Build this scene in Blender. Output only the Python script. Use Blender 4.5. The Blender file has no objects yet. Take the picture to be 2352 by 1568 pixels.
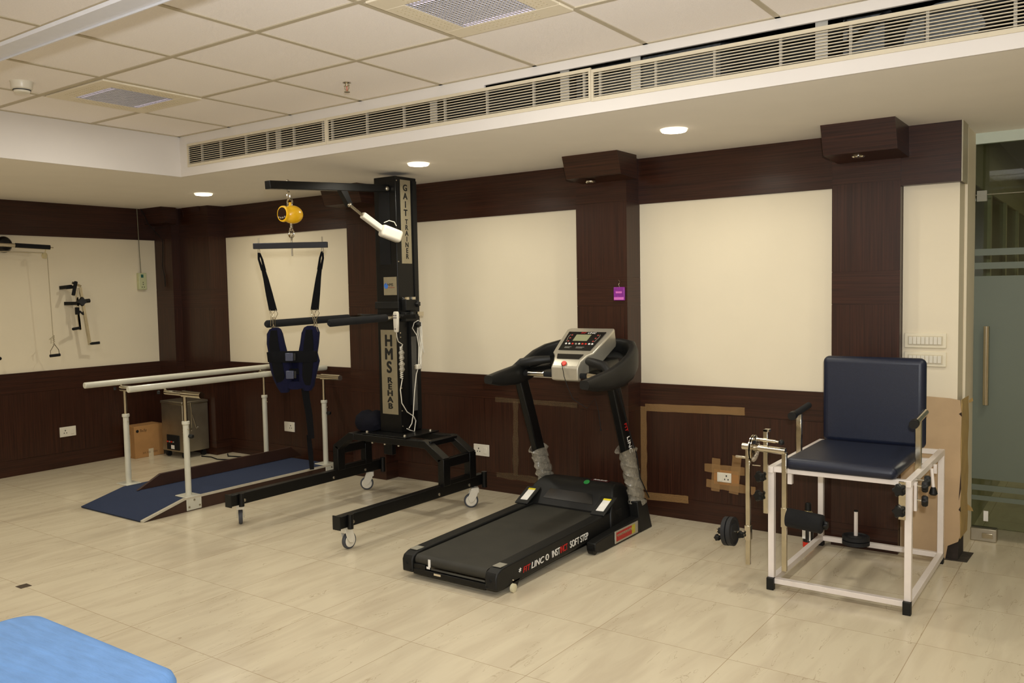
import bpy, bmesh, math, random
from mathutils import Vector, Matrix
random.seed(7)
S = bpy.context.scene
COL = S.collection

# ------------------------------------------------------------------ camera
CAM = Vector((0.0, 0.0, 1.505))
yaw, pit, rol = -0.6177, -0.0596, -0.0187
cy, sy, cp, sp = math.cos(yaw), math.sin(yaw), math.cos(pit), math.sin(pit)
fwd = Vector((sy*cp, cy*cp, sp)); rt = Vector((cy, -sy, 0.0)); up = rt.cross(fwd)
rt2 = math.cos(rol)*rt + math.sin(rol)*up; up2 = -math.sin(rol)*rt + math.cos(rol)*up
cd = bpy.data.cameras.new('camera'); cd.sensor_width = 36; cd.lens = 1975.8/2352*36
cd.clip_start = 0.05; cd.clip_end = 60
cam = bpy.data.objects.new('camera', cd); COL.objects.link(cam)
cam.matrix_world = Matrix(((rt2.x, up2.x, -fwd.x, CAM.x), (rt2.y, up2.y, -fwd.y, CAM.y), (rt2.z, up2.z, -fwd.z, CAM.z), (0, 0, 0, 1)))
S.camera = cam

# ------------------------------------------------------------------ world, lights, exposure
S.view_settings.view_transform = 'Standard'; S.view_settings.look = 'None'
S.view_settings.gamma = 1; S.view_settings.use_curve_mapping = False
S.view_settings.exposure = 0.0
W = bpy.data.worlds.new('world'); S.world = W; W.use_nodes = True
W.node_tree.nodes['Background'].inputs[0].default_value = (0.9, 0.8, 0.65, 1)
W.node_tree.nodes['Background'].inputs[1].default_value = 0.05

def area(name, loc, size, power, color, direction=(0, 0, -1), shape='SQUARE', spread=180):
    l = bpy.data.lights.new(name, 'AREA'); l.energy = power; l.color = color; l.shape = shape; l.size = size
    l.spread = math.radians(spread)
    o = bpy.data.objects.new(name, l); COL.objects.link(o); o.location = loc
    o.rotation_euler = Vector(direction).to_track_quat('-Z', 'Y').to_euler()
    return o
WARM = (1.0, 0.96, 0.81)
# camera flash on the hot shoe, just above and to the right of the lens
flash = area('flash_light', CAM + 0.05*rt + 0.17*Vector((0, 0, 1)) - 0.03*fwd, 0.06, 49, (0.97, 0.99, 1.0), fwd + Vector((0.0, 0, 0.30)))
flash.data.spread = math.radians(110)
# recessed downlights over the wall side and their row
DOWN = [(-6.18, 4.36), (-3.78, 4.30), (-1.97, 4.30)]
for x, y in DOWN + [(0.0, 4.3), (1.8, 4.3), (-6.2, 2.4), (-6.2, 0.4), (-6.2, -1.6)]:
    area('downlight_lamp', (x, y, 2.325), 0.09, 8.2 if x < -5 else 5.6, WARM, shape='DISK', spread=160)
# ceiling fixtures
FIX = [(-4.558, 2.735), (-2.10, 2.725)]
for x, y in FIX + [(0.35, 2.7), (-4.5, 0.3), (-2.1, 0.3), (0.3, 0.3), (-4.5, -1.8), (-2.1, -1.8), (0.3, -1.8)]:
    area('fixture_lamp', (x, y, 2.585), 0.36, 10.8, (1.0, 0.97, 0.89))

# ------------------------------------------------------------------ materials
def s2l(c):
    return tuple(((v/255)/12.92 if v/255 <= 0.04045 else ((v/255+0.055)/1.055)**2.4) for v in c)
MATS = {}
def mat(name, rgb, rough=0.5, metal=0.0, noise=0.06, nscale=30.0, bump=0.0, bscale=200.0, emit=None, estr=0, coat=0.0, alpha=1.0, trans=0.0, spec=0.5, stretch=None):
    if name in MATS: return MATS[name]
    m = bpy.data.materials.new(name); m.use_nodes = True; nt = m.node_tree; b = nt.nodes['Principled BSDF']
    c = s2l(rgb)
    b.inputs['Roughness'].default_value = rough; b.inputs['Metallic'].default_value = metal
    b.inputs['Coat Weight'].default_value = coat; b.inputs['Alpha'].default_value = alpha
    b.inputs['Transmission Weight'].default_value = trans; b.inputs['Specular IOR Level'].default_value = spec
    tc = nt.nodes.new('ShaderNodeTexCoord'); mp = nt.nodes.new('ShaderNodeMapping'); nt.links.new(tc.outputs['Object'], mp.inputs[0])
    if stretch: mp.inputs['Scale'].default_value = stretch
    n = nt.nodes.new('ShaderNodeTexNoise'); n.inputs['Scale'].default_value = nscale; n.inputs['Detail'].default_value = 4
    nt.links.new(mp.outputs[0], n.inputs['Vector'])
    r = nt.nodes.new('ShaderNodeValToRGB'); r.color_ramp.elements[0].position = 0.3; r.color_ramp.elements[1].position = 0.7
    lo = [v*(1-noise) for v in c]; hi = [min(1, v*(1+noise)) for v in c]
    r.color_ramp.elements[0].color = (*lo, 1); r.color_ramp.elements[1].color = (*hi, 1)
    nt.links.new(n.outputs['Fac'], r.inputs[0]); nt.links.new(r.outputs[0], b.inputs['Base Color'])
    if bump:
        n2 = nt.nodes.new('ShaderNodeTexNoise'); n2.inputs['Scale'].default_value = bscale; n2.inputs['Detail'].default_value = 3
        nt.links.new(mp.outputs[0], n2.inputs['Vector'])
        bp = nt.nodes.new('ShaderNodeBump'); bp.inputs['Strength'].default_value = bump; bp.inputs['Distance'].default_value = 0.005
        nt.links.new(n2.outputs['Fac'], bp.inputs['Height']); nt.links.new(bp.outputs[0], b.inputs['Normal'])
    if emit:
        b.inputs['Emission Color'].default_value = (*emit, 1); b.inputs['Emission Strength'].default_value = estr
    MATS[name] = m; return m

def wood(name, stretch, c0=(37, 20, 13), c1=(64, 35, 23)):
    m = bpy.data.materials.new(name); m.use_nodes = True; nt = m.node_tree; b = nt.nodes['Principled BSDF']
    tc = nt.nodes.new('ShaderNodeTexCoord'); mp = nt.nodes.new('ShaderNodeMapping'); mp.inputs['Scale'].default_value = stretch
    nt.links.new(tc.outputs['Object'], mp.inputs[0])
    n = nt.nodes.new('ShaderNodeTexNoise'); n.inputs['Scale'].default_value = 1.6; n.inputs['Detail'].default_value = 6; n.inputs['Roughness'].default_value = 0.65
    nt.links.new(mp.outputs[0], n.inputs['Vector'])
    r = nt.nodes.new('ShaderNodeValToRGB'); r.color_ramp.elements[0].position = 0.33; r.color_ramp.elements[1].position = 0.68
    r.color_ramp.elements[0].color = (*s2l(c0), 1); r.color_ramp.elements[1].color = (*s2l(c1), 1)
    nt.links.new(n.outputs['Fac'], r.inputs[0]); nt.links.new(r.outputs[0], b.inputs['Base Color'])
    b.inputs['Roughness'].default_value = 0.33; b.inputs['Specular IOR Level'].default_value = 0.36
    return m
WH = wood('wood_horizontal', (1.2, 1.2, 75)); WV = wood('wood_vertical', (75, 75, 1.2))
CREAM = mat('cream_wall_paint', (226, 214, 188), 0.6, noise=0.015, nscale=3)
WHITEP = mat('white_ceiling_paint', (240, 233, 222), 0.7, noise=0.015, nscale=4)
TILE = mat('ceiling_tile', (244, 236, 230), 0.9, noise=0.03, nscale=150, bump=0.25, bscale=350)
TBAR = mat('tbar', (186, 174, 150), 0.6, noise=0.02)
BLACK = mat('black_metal', (12, 12, 12), 0.35, noise=0.1, spec=0.3)
BLACKP = mat('black_plastic', (19, 19, 18), 0.5, noise=0.08, bump=0.05, bscale=500, spec=0.35)
MATTEB = mat('matte_black', (15, 15, 16), 0.75, noise=0.1, spec=0.3)
FOAM = mat('black_foam', (14, 14, 15), 0.95, noise=0.15, bump=0.3, bscale=400)
RUB = mat('black_rubber', (26, 26, 28), 0.7, noise=0.1)
CHROME = mat('chrome', (205, 198, 182), 0.12, 1.0, noise=0.03)
STEEL = mat('brushed_steel', (172, 164, 146), 0.45, 1.0, noise=0.12, nscale=8)
NICKEL = mat('nickel_bar', (200, 192, 172), 0.16, 1.0, noise=0.1, nscale=20)
PWHITE = mat('white_powdercoat', (236, 226, 218), 0.35, noise=0.02)
PCREAM = mat('cream_powdercoat', (206, 203, 186), 0.32, noise=0.02, coat=0.3)
PLW = mat('white_plastic', (220, 213, 196), 0.35, noise=0.02)
PLWOFF = mat('socket_hole', (40, 38, 34), 0.6)
NAVY = mat('navy_leatherette', (19, 26, 46), 0.42, noise=0.08, nscale=60, bump=0.12, bscale=260)
NAVYF = mat('navy_fabric', (13, 14, 40), 0.9, spec=0.2, noise=0.25, nscale=120, bump=0.3, bscale=500)
WEB = mat('black_webbing', (10, 10, 12), 0.9, spec=0.15, noise=0.15, nscale=200, bump=0.2, bscale=500)
CARPET = mat('blue_carpet', (36, 48, 76), 0.95, noise=0.25, nscale=260, bump=0.5, bscale=600)
YEL = mat('yellow_enamel', (232, 178, 14), 0.3, noise=0.04, coat=0.4)
SILV = mat('silver_plastic', (190, 184, 168), 0.35, 0.6, noise=0.03)
PLATE = mat('aluminium_plate', (158, 148, 122), 0.45, 0.5, noise=0.04)
INK = mat('black_print', (16, 16, 15), 0.5)
WINK = mat('white_print', (235, 232, 225), 0.5)
RINK = mat('red_print', (190, 30, 26), 0.5)
BINK = mat('blue_print', (62, 112, 190), 0.5)
CARD = mat('cardboard', (168, 124, 74), 0.85, noise=0.06, nscale=12)
CARDT = mat('parcel_tape', (205, 190, 160), 0.4)
RED = mat('red_plastic', (214, 50, 30), 0.4)
GREEN = mat('green_sticker', (30, 140, 60), 0.5)
YST = mat('yellow_sticker', (230, 212, 40), 0.5)
LCD = mat('lcd', (150, 152, 118), 0.3, noise=0.03)
PAPER = mat('brown_paper', (190, 161, 124), 0.75, noise=0.08, nscale=5, bump=0.5, bscale=9)
SHEET = mat('blue_sheet', (110, 158, 222), 0.55, noise=0.10, nscale=9, bump=0.5, bscale=14, stretch=(1, 4, 1))
PURP = mat('purple_packet', (132, 40, 140), 0.4, noise=0.2, nscale=60)
PURP2 = mat('pink_print', (210, 110, 190), 0.4)
GREYT = mat('grey_tyre', (66, 68, 74), 0.6)
DUCT = mat('galvanised_duct', (120, 122, 122), 0.42, 0.7, noise=0.25, nscale=60)
DARK = mat('dark_plenum', (40, 40, 40), 0.95)
BELT = mat('running_belt', (44, 42, 35), 0.62, noise=0.18, nscale=9, bump=0.1, bscale=700)
ALU = mat('grille_aluminium', (206, 194, 168), 0.5, 0.0, noise=0.02)
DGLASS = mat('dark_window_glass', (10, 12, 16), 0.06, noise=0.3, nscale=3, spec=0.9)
WRAP = mat('plastic_film', (186, 178, 160), 0.22, noise=0.25, nscale=60, bump=0.5, bscale=60, alpha=0.45, spec=0.8)
TAPE = mat('brown_packing_tape', (172, 134, 88), 0.2, noise=0.06, nscale=12, bump=0.08, bscale=30, alpha=0.50, spec=0.6)
CLTAPE = mat('clear_packing_tape', (142, 122, 90), 0.12, noise=0.08, nscale=12, bump=0.15, bscale=30, alpha=0.20, spec=0.6)
ROPE = mat('cord_rope', (176, 164, 138), 0.8, noise=0.2, nscale=300)
CORD = mat('white_cord', (224, 218, 202), 0.5)
PINST = mat('glowing_lamp', (255, 240, 214), 0.5, emit=(1.0, 0.86, 0.66), estr=14)
TUBE_E = mat('glowing_tube', (255, 245, 255), 0.5, emit=(0.95, 0.85, 1.0), estr=2.2)
DIRT = mat('dark_floor_stain', (62, 54, 44), 0.9, noise=0.4, nscale=30)
ORANGE = mat('orange_backplate', (196, 128, 58), 0.7, noise=0.08)
FROST = mat('frosted_film', (104, 112, 98), 0.55, noise=0.03, nscale=2, alpha=0.93)

def glassmat():
    m = bpy.data.materials.new('clear_glass'); m.use_nodes = True; nt = m.node_tree; nt.nodes.remove(nt.nodes['Principled BSDF'])
    t = nt.nodes.new('ShaderNodeBsdfTransparent'); t.inputs[0].default_value = (0.82, 0.86, 0.78, 1)
    g = nt.nodes.new('ShaderNodeBsdfGlossy'); g.inputs['Roughness'].default_value = 0.02
    f = nt.nodes.new('ShaderNodeFresnel'); f.inputs[0].default_value = 1.45
    x = nt.nodes.new('ShaderNodeMixShader'); o = nt.nodes['Material Output']
    nt.links.new(f.outputs[0], x.inputs[0]); nt.links.new(t.outputs[0], x.inputs[1]); nt.links.new(g.outputs[0], x.inputs[2]); nt.links.new(x.outputs[0], o.inputs[0])
    return m
GLASS = glassmat()

def floormat():
    m = bpy.data.materials.new('marble_tile_floor'); m.use_nodes = True; nt = m.node_tree; b = nt.nodes['Principled BSDF']
    L = nt.links.new
    def N(t, **k):
        n = nt.nodes.new(t)
        for a, v in k.items(): setattr(n, a, v)
        return n
    tc = N('ShaderNodeTexCoord'); sx = N('ShaderNodeSeparateXYZ'); L(tc.outputs['Object'], sx.inputs[0])
    def mth(op, a, b_=None):
        n = N('ShaderNodeMath', operation=op)
        for i, v in enumerate((a, b_)):
            if v is None: continue
            if isinstance(v, (int, float)): n.inputs[i].default_value = v
            else: L(v, n.inputs[i])
        return n.outputs[0]
    u = mth('DIVIDE', mth('ADD', sx.outputs[0], 4.275), 0.6); v = mth('DIVIDE', mth('SUBTRACT', sx.outputs[1], 2.12), 0.57)
    def edge(t, per, w):
        fr = mth('FRACT', t); d = mth('MINIMUM', fr, mth('SUBTRACT', 1.0, fr)); return mth('LESS_THAN', d, w/per/2)
    groove = mth('MAXIMUM', edge(u, 0.6, 0.003), edge(v, 0.57, 0.003))
    # each tile samples its own piece of the veining
    cmb = N('ShaderNodeCombineXYZ'); L(mth('MULTIPLY', mth('FLOOR', u), 7.31), cmb.inputs[0]); L(mth('MULTIPLY', mth('FLOOR', v), 3.77), cmb.inputs[1])
    add = N('ShaderNodeVectorMath', operation='ADD'); L(tc.outputs['Object'], add.inputs[0]); L(cmb.outputs[0], add.inputs[1])
    mp = N('ShaderNodeMapping'); mp.inputs['Scale'].default_value = (9, 1.6, 1); mp.inputs['Rotation'].default_value = (0, 0, 0.12); L(add.outputs[0], mp.inputs[0])
    n1 = N('ShaderNodeTexNoise'); n1.inputs['Scale'].default_value = 1.1; n1.inputs['Detail'].default_value = 5; n1.inputs['Distortion'].default_value = 0.8; L(mp.outputs[0], n1.inputs['Vector'])
    r1 = N('ShaderNodeValToRGB'); e = r1.color_ramp.elements
    e[0].position = 0.30; e[0].color = (*s2l((203, 189, 163)), 1); e[1].position = 0.62; e[1].color = (*s2l((217, 205, 178)), 1)
    L(n1.outputs['Fac'], r1.inputs[0])
    n2 = N('ShaderNodeTexNoise'); n2.inputs['Scale'].default_value = 1.7; n2.inputs['Detail'].default_value = 8; n2.inputs['Distortion'].default_value = 1.6
    L(mp.outputs[0], n2.inputs['Vector'])
    vein = mth('LESS_THAN', mth('ABSOLUTE', mth('SUBTRACT', n2.outputs['Fac'], 0.37)), 0.005)
    mx = N('ShaderNodeMix', data_type='RGBA'); L(mth('MULTIPLY', vein, 0.45), mx.inputs['Factor']); L(r1.outputs[0], mx.inputs['A']); mx.inputs['B'].default_value = (*s2l((150, 128, 96)), 1)
    mg = N('ShaderNodeMix', data_type='RGBA'); L(mth('MULTIPLY', groove, 0.55), mg.inputs['Factor']); L(mx.outputs['Result'], mg.inputs['A']); mg.inputs['B'].default_value = (*s2l((140, 108, 66)), 1)
    L(mg.outputs['Result'], b.inputs['Base Color'])
    b.inputs['Roughness'].default_value = 0.22; b.inputs['Specular IOR Level'].default_value = 0.35
    bp = N('ShaderNodeBump'); bp.invert = True; bp.inputs['Strength'].default_value = 0.3; bp.inputs['Distance'].default_value = 0.002; L(groove, bp.inputs['Height']); L(bp.outputs[0], b.inputs['Normal'])
    return m
FLOOR = floormat()

# ------------------------------------------------------------------ mesh helpers
class MB:
    def __init__(s): s.bm = bmesh.new()
    def _f(s, vs, mi=0):
        try: f = s.bm.faces.new(vs); f.material_index = mi; return f
        except ValueError: return None
    def box(s, x0, x1, y0, y1, z0, z1, mi=0, M=None):
        P = [Vector((x, y, z)) for z in (z0, z1) for y in (y0, y1) for x in (x0, x1)]
        if M: P = [M @ p for p in P]
        v = [s.bm.verts.new(p) for p in P]
        for q in ((0, 2, 3, 1), (4, 5, 7, 6), (0, 1, 5, 4), (2, 6, 7, 3), (0, 4, 6, 2), (1, 3, 7, 5)): s._f([v[i] for i in q], mi)
        return s
    def bar(s, p0, p1, w, h, upv=(0, 0, 1), mi=0):
        p0, p1 = Vector(p0), Vector(p1); d = p1-p0; L = d.length; d.normalize(); u = Vector(upv)
        r = d.cross(u).normalized(); u = r.cross(d).normalized()
        M = Matrix(((r.x, d.x, u.x, p0.x), (r.y, d.y, u.y, p0.y), (r.z, d.z, u.z, p0.z), (0, 0, 0, 1)))
        return s.box(-w/2, w/2, 0, L, -h/2, h/2, mi, M)
    def rings(s, rings, closed=True, cap=True, mi=0):
        V = [[s.bm.verts.new(p) for p in r] for r in rings]; n = len(V[0])
        for a, b in zip(V, V[1:]):
            for i in range(n if closed else n-1):
                j = (i+1) % n; s._f([a[i], a[j], b[j], b[i]], mi)
        if cap and closed: s._f(V[0][::-1], mi); s._f(V[-1], mi)
        return s
    def tube(s, pts, r, n=10, closed=False, cap=True):
        pts = [Vector(p) for p in pts]; R = []; prev = None; N_ = len(pts)
        for i, p in enumerate(pts):
            if closed: d = pts[(i+1) % N_]-pts[i-1]
            else: d = (pts[min(i+1, N_-1)]-pts[max(i-1, 0)])
            d.normalize()
            if prev is None:
                a = Vector((0, 0, 1)) if abs(d.z) < 0.9 else Vector((1, 0, 0)); u = d.cross(a).normalized()
            else: u = (prev-d*prev.dot(d)).normalized()
            prev = u; w = d.cross(u); rr = r[i] if isinstance(r, (list, tuple)) else r
            R.append([p+rr*(math.cos(2*math.pi*k/n)*u+math.sin(2*math.pi*k/n)*w) for k in range(n)])
        if closed: R.append(R[0]); return s.rings(R, cap=False)
        return s.rings(R, cap=cap)
    def cyl(s, p0, p1, r0, r1=None, n=20):
        return s.tube([p0, p1], [r0, r0 if r1 is None else r1], n)
    def lathe(s, prof, c, axis=(0, 0, 1), n=24):
        a = Vector(axis).normalized(); t = Vector((0, 0, 1)) if abs(a.z) < 0.9 else Vector((1, 0, 0)); u = a.cross(t).normalized(); w = a.cross(u); c = Vector(c)
        return s.rings([[c+a*h+max(r, 1e-4)*(math.cos(2*math.pi*k/n)*u+math.sin(2*math.pi*k/n)*w) for k in range(n)] for r, h in prof])
    def sphere(s, c, r, n=16):
        if isinstance(r, (int, float)): r = (r, r, r)
        c = Vector(c); R = []
        for j in range(n//2+1):
            t = math.pi*j/(n//2); st = max(math.sin(t), 1e-3)
            R.append([c+Vector((r[0]*st*math.cos(2*math.pi*k/n), r[1]*st*math.sin(2*math.pi*k/n), -r[2]*math.cos(t))) for k in range(n)])
        return s.rings(R)
    def prism(s, poly, vec, mi=0):
        a = [Vector(p) for p in poly]; b = [p+Vector(vec) for p in a]
        return s.rings([a, b], mi=mi)
    def build(s, name, mats, parent=None, bevel=0.0, seg=2, origin=None, sub=0):
        bm = s.bm; bmesh.ops.recalc_face_normals(bm, faces=bm.faces)
        if parent is not None: off = Vector(parent['o']) if 'o' in parent else Vector((0, 0, 0))
        elif origin is not None: off = Vector(origin)
        else:
            xs = [v.co.x for v in bm.verts]; ys = [v.co.y for v in bm.verts]; zs = [v.co.z for v in bm.verts]
            off = Vector(((min(xs)+max(xs))/2, (min(ys)+max(ys))/2, min(zs)))
        for v in bm.verts: v.co -= off
        me = bpy.data.meshes.new(name); bm.to_mesh(me); bm.free()
        for p in me.polygons: p.use_smooth = True
        me.set_sharp_from_angle(angle=math.radians(38))
        for m in (mats if isinstance(mats, (list, tuple)) else [mats]): me.materials.append(m)
        o = bpy.data.objects.new(name, me); COL.objects.link(o)
        if parent is not None: o.parent = parent; ORI[o.name] = off
        else: o.location = off
        o['o'] = tuple(off)
        if bevel:
            b = o.modifiers.new('bevel', 'BEVEL'); b.width = bevel; b.segments = seg; b.limit_method = 'ANGLE'; b.angle_limit = math.radians(40); b.harden_normals = False
        if sub:
            q = o.modifiers.new('sub', 'SUBSURF'); q.levels = sub; q.render_levels = sub
        return o
ORI = {}
def thing(name, label, cat, loc, group=None):
    o = bpy.data.objects.new(name, None); COL.objects.link(o); o.location = loc; o['o'] = tuple(loc); o.empty_display_size = 0.1
    return tag(o, label, cat, group)
def tag(o, label, cat, group=None):
    o['label'] = label; o['category'] = cat
    if group: o['group'] = group
    return o
def struct(o): o['kind'] = 'structure'; return o
def copy_tree(o, parent=None):
    c = o.copy(); COL.objects.link(c); c.parent = parent
    for ch in list(o.children): copy_tree(ch, c)
    return c
def text(name, body, loc, U, V, size, m, parent, sx=1.0, weight=0.0, line=1.0, align='CENTER', shear=0.0, depth=0.0006, bold=0.0):
    cu = bpy.data.curves.new('txt', 'FONT'); cu.body = body; cu.size = size; cu.align_x = align; cu.align_y = 'CENTER'
    cu.space_line = line; cu.offset = weight; cu.extrude = depth; cu.shear = shear
    to = bpy.data.objects.new('txt', cu); COL.objects.link(to)
    dg = bpy.context.evaluated_depsgraph_get(); dg.update()
    me = bpy.data.meshes.new_from_object(to.evaluated_get(dg)); bpy.data.objects.remove(to)
    U = Vector(U).normalized(); V = Vector(V).normalized(); Nn = U.cross(V)
    off = Vector(parent['o']) if parent is not None else Vector((0, 0, 0)); L = Vector(loc)
    if bold:
        bm = bmesh.new(); bm.from_mesh(me); g = list(bm.verts)+list(bm.edges)+list(bm.faces)
        for kz, (dx, dy) in enumerate(((1, 0), (-1, 0), (0, 0.7), (0, -0.7), (0.7, 0.5), (-0.7, -0.5), (0.7, -0.5), (-0.7, 0.5))):
            dd = bmesh.ops.duplicate(bm, geom=g)['geom']; bmesh.ops.translate(bm, verts=[e for e in dd if isinstance(e, bmesh.types.BMVert)], vec=(dx*bold*size, dy*bold*size, 0.00008*(kz+1)))
        bm.to_mesh(me); bm.free()
    for v in me.vertices: v.co = L+U*(v.co.x*sx)+V*v.co.y+Nn*v.co.z-off
    me.materials.clear(); me.materials.append(m)
    o = bpy.data.objects.new(name, me); COL.objects.link(o); o['o'] = tuple(off)
    if parent is not None: o.parent = parent
    return o

# ================================================================== ROOM SHELL
H0, HC, Y0 = 2.345, 2.625, 5.12      # soffit, tile ceiling, panelled wall plane
XL, XR = -7.7, 3.2
YB = 3.66; XB = -5.44; YN = -3.2
PX0, PX1, PZ0, PZ1 = -7.0, -0.99, 0.876, 2.05
struct(MB().box(XL-0.2, XR+0.2, YN-0.2, 12.2, -0.1, 0).build('floor', FLOOR, origin=(0, 0, 0)))
# tiled ceiling field, soffit round it and the upstand faces between
struct(MB().box(XB-0.02, XR, YN, YB+0.02, HC, HC+0.05).build('ceiling', TILE))
sf = MB()
sf.box(XL-0.1, XB-0.012, YN, YB+0.015, H0, H0+0.02); sf.box(XL-0.1, XR, YB+0.015, 5.7, H0, H0+0.02)
struct(sf.build('trim_1', WHITEP)); sf = MB()
sf.box(XB-0.0118, XB, YN, YB+0.0148, H0+0.0002, HC)
sf.box(XB, XR, YB, YB+0.015, H0, 2.405); sf.box(XB, -2.75, YB, YB+0.015, 2.562, HC); sf.box(-2.75, XR, YB, YB+0.015, 2.578, HC)
sf.box(XB, -5.35, YB, YB+0.015, 2.4052, 2.5618)
struct(sf.build('trim_14', mat('ceiling_paint_dimmed', (218, 211, 203), 0.7, noise=0.015, nscale=4)))  # the soffit's paint, with dimmer light on this face put into the colour
tb = MB()
xs = [-1.20-0.612*k for k in range(-7, 8)]; ys = [3.02-0.59*k for k in range(0, 11)]
xs = [x for x in xs if XB < x < XR]
for x in xs: tb.box(x-0.012, x+0.012, YN, YB, HC-0.004, HC)
for y in ys: tb.box(XB, XR, y-0.012, y+0.012, HC-0.005, HC)
tb.box(XB, XB+0.02, YN, YB, HC-0.004, HC); tb.box(XB, XR, YB-0.02, YB, HC-0.004, HC)
struct(tb.build('trim_2', TBAR))
# curtain track hung below the tiled ceiling
tr = MB(); tr.box(-5.42, XR, 1.498, 1.574, 2.403, 2.417); tr.box(-5.42, XR, 1.575, 1.579, 2.396, 2.417)
for x in (-4.7, -1.5, 1.7): tr.cyl((x, 1.54, 2.417), (x, 1.54, HC), 0.006, n=8)
struct(tr.build('trim_3', mat('track_paint', (214, 212, 214), 0.45, noise=0.02)))
# plenum behind the grilles
pl = MB(); pl.box(XB-0.1, XR, 4.7, 4.75, H0+0.02, 3.0); pl.box(XB-0.1, XR, YB+0.015, 4.75, 3.0, 3.05); pl.box(XB-0.15, XB-0.1, YB, 4.75, H0+0.02, 3.05)
pl.box(XR, XR+0.05, YB, 4.75, H0+0.02, 3.05); pl.box(XB-0.1, XR, YB+0.018, YB+0.03, 2.64, 3.0)
pl.box(XB-0.1, XR, YB+0.02, 4.7, H0+0.021, H0+0.03)
struct(pl.build('trim_4', DARK))

# back wall
bw = MB()
bw.box(XL-0.2, -0.713, 5.135, 5.3, 0, H0, 2)
bw.box(PX0, PX1, Y0, 5.136, 0.70, PZ0, 0); bw.box(PX0, PX1, Y0, 5.136, 0, 0.135, 0)
edges = [-7.0, -6.1, -5.17, -4.8, -3.9, -2.975, -2.6, -2.0, -1.35, -0.99]
for a, b in zip(edges, edges[1:]): bw.box(a, b-0.002, Y0, 5.136, 0.1375, 0.6975, 1)
bw.box(PX0, PX1, Y0+0.004, 5.136, 0.13, 0.71, 0)
bw.box(PX0, PX1, Y0, 5.136, PZ1, H0, 0)
bw.box(PX1, -0.713, Y0, 5.136, 0, H0, 2)
struct(bw.build('wall_back', [WH, WV, CREAM]))
# pilasters (horizontal-grain bands, vertical-grain shafts) and their caps
def pilaster(n, x0, x1, yf, cap=None):
    p = MB()
    for z0, z1, mi in ((0, 0.135, 0), (0.1375, 0.6975, 1), (0.70, 0.876, 0), (0.878, 1.388, 1), (1.391, 1.571, 0), (1.574, 2.06, 1), (2.062, H0, 0)):
        p.box(x0, x1, yf, 5.2, z0, z1, mi)
    p.box(x0+0.002, x1-0.002, yf+0.002, 5.2, 0, H0, 0)
    for c in (cap or []):
        a, b, y1, zb = c
        p.prism([(a, y1, H0), (a+0.004, y1+0.045, zb), (a+0.004, yf+0.01, zb-0.012), (a, yf+0.01, H0)], (b-a, 0, 0), 0)
    return struct(p.build('trim_%d' % n, [WH, WV]))
pilaster(5, -5.17, -4.80, 4.98, [(-5.19, -4.78, 4.72, 2.2)])
pilaster(6, -2.975, -2.60, 4.95, [(-2.925, -2.53, 4.70, 2.205)])
pilaster(7, -1.352, -0.992, 5.055, [(-1.325, -0.955, 4.72, 2.19)])
pilaster(8, -7.42, -6.96, 4.945, [(-7.34, -7.08, 4.93, 2.2)])
pilaster(9, XL, -7.42, 4.86, [(XL, -7.34, 4.71, 2.2)])
# wooden header over the white wall strip by the door
hb = MB(); hb.box(-0.992, -0.70, 5.06, 5.22, 2.03, H0)
struct(hb.build('trim_10', WH))
struct(MB().box(-0.699, -0.693, 5.06, 5.24, 2.03, H0).build('trim_11', mat('grey_edge', (176, 168, 144), 0.5)))
struct(MB().box(-0.9, -0.700, 5.30, 5.60, 0, H0).build('wall_jamb', CREAM))
# left wall
lw = MB(); lw.box(XL-0.2, XL, YN, 5.2, 0, H0, 2)
lw.box(XL, XL+0.015, YN, 4.86, 0.70, PZ0, 0); lw.box(XL, XL+0.015, YN, 4.86, 0, 0.135, 0); lw.box(XL, XL+0.012, YN, 4.86, 0.1, 0.75, 0)
for k in range(8): lw.box(XL, XL+0.015, 4.86-1.0*(k+1)+0.002, 4.86-1.0*k, 0.1375, 0.6975, 1)
lw.box(XL, XL+0.015, YN, 4.86, PZ1, H0, 0)
struct(lw.build('wall_left', [WH, WV, CREAM]))
# the sides nobody sees from the camera
struct(MB().box(XL, XR, YN-0.1, YN, 0, 2.7).build('wall_front', CREAM))
struct(MB().box(XR, XR+0.1, YN, 12, 0, 2.7).build('wall_right', CREAM))
# corridor behind the glass
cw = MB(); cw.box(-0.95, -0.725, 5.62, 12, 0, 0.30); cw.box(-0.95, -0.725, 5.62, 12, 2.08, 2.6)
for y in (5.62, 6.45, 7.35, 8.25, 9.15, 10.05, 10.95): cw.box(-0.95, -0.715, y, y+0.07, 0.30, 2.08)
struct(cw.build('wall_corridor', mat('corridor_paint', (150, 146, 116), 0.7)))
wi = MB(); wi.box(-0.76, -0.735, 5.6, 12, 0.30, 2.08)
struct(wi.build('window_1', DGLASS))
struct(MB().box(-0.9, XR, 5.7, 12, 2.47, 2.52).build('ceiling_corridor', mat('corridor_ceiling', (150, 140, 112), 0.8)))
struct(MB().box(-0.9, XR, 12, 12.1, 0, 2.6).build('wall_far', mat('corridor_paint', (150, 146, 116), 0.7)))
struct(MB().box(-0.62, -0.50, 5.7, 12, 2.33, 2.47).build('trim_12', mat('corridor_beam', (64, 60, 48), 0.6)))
area('corridor_fill_light', (1.2, 7.5, 2.44), 0.5, 15, (1.0, 0.95, 0.72)); area('corridor_fill_light', (1.2, 10.2, 2.44), 0.5, 10, (1.0, 0.95, 0.72))  # unseen area lights, added to brighten the corridor behind the glass

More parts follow.
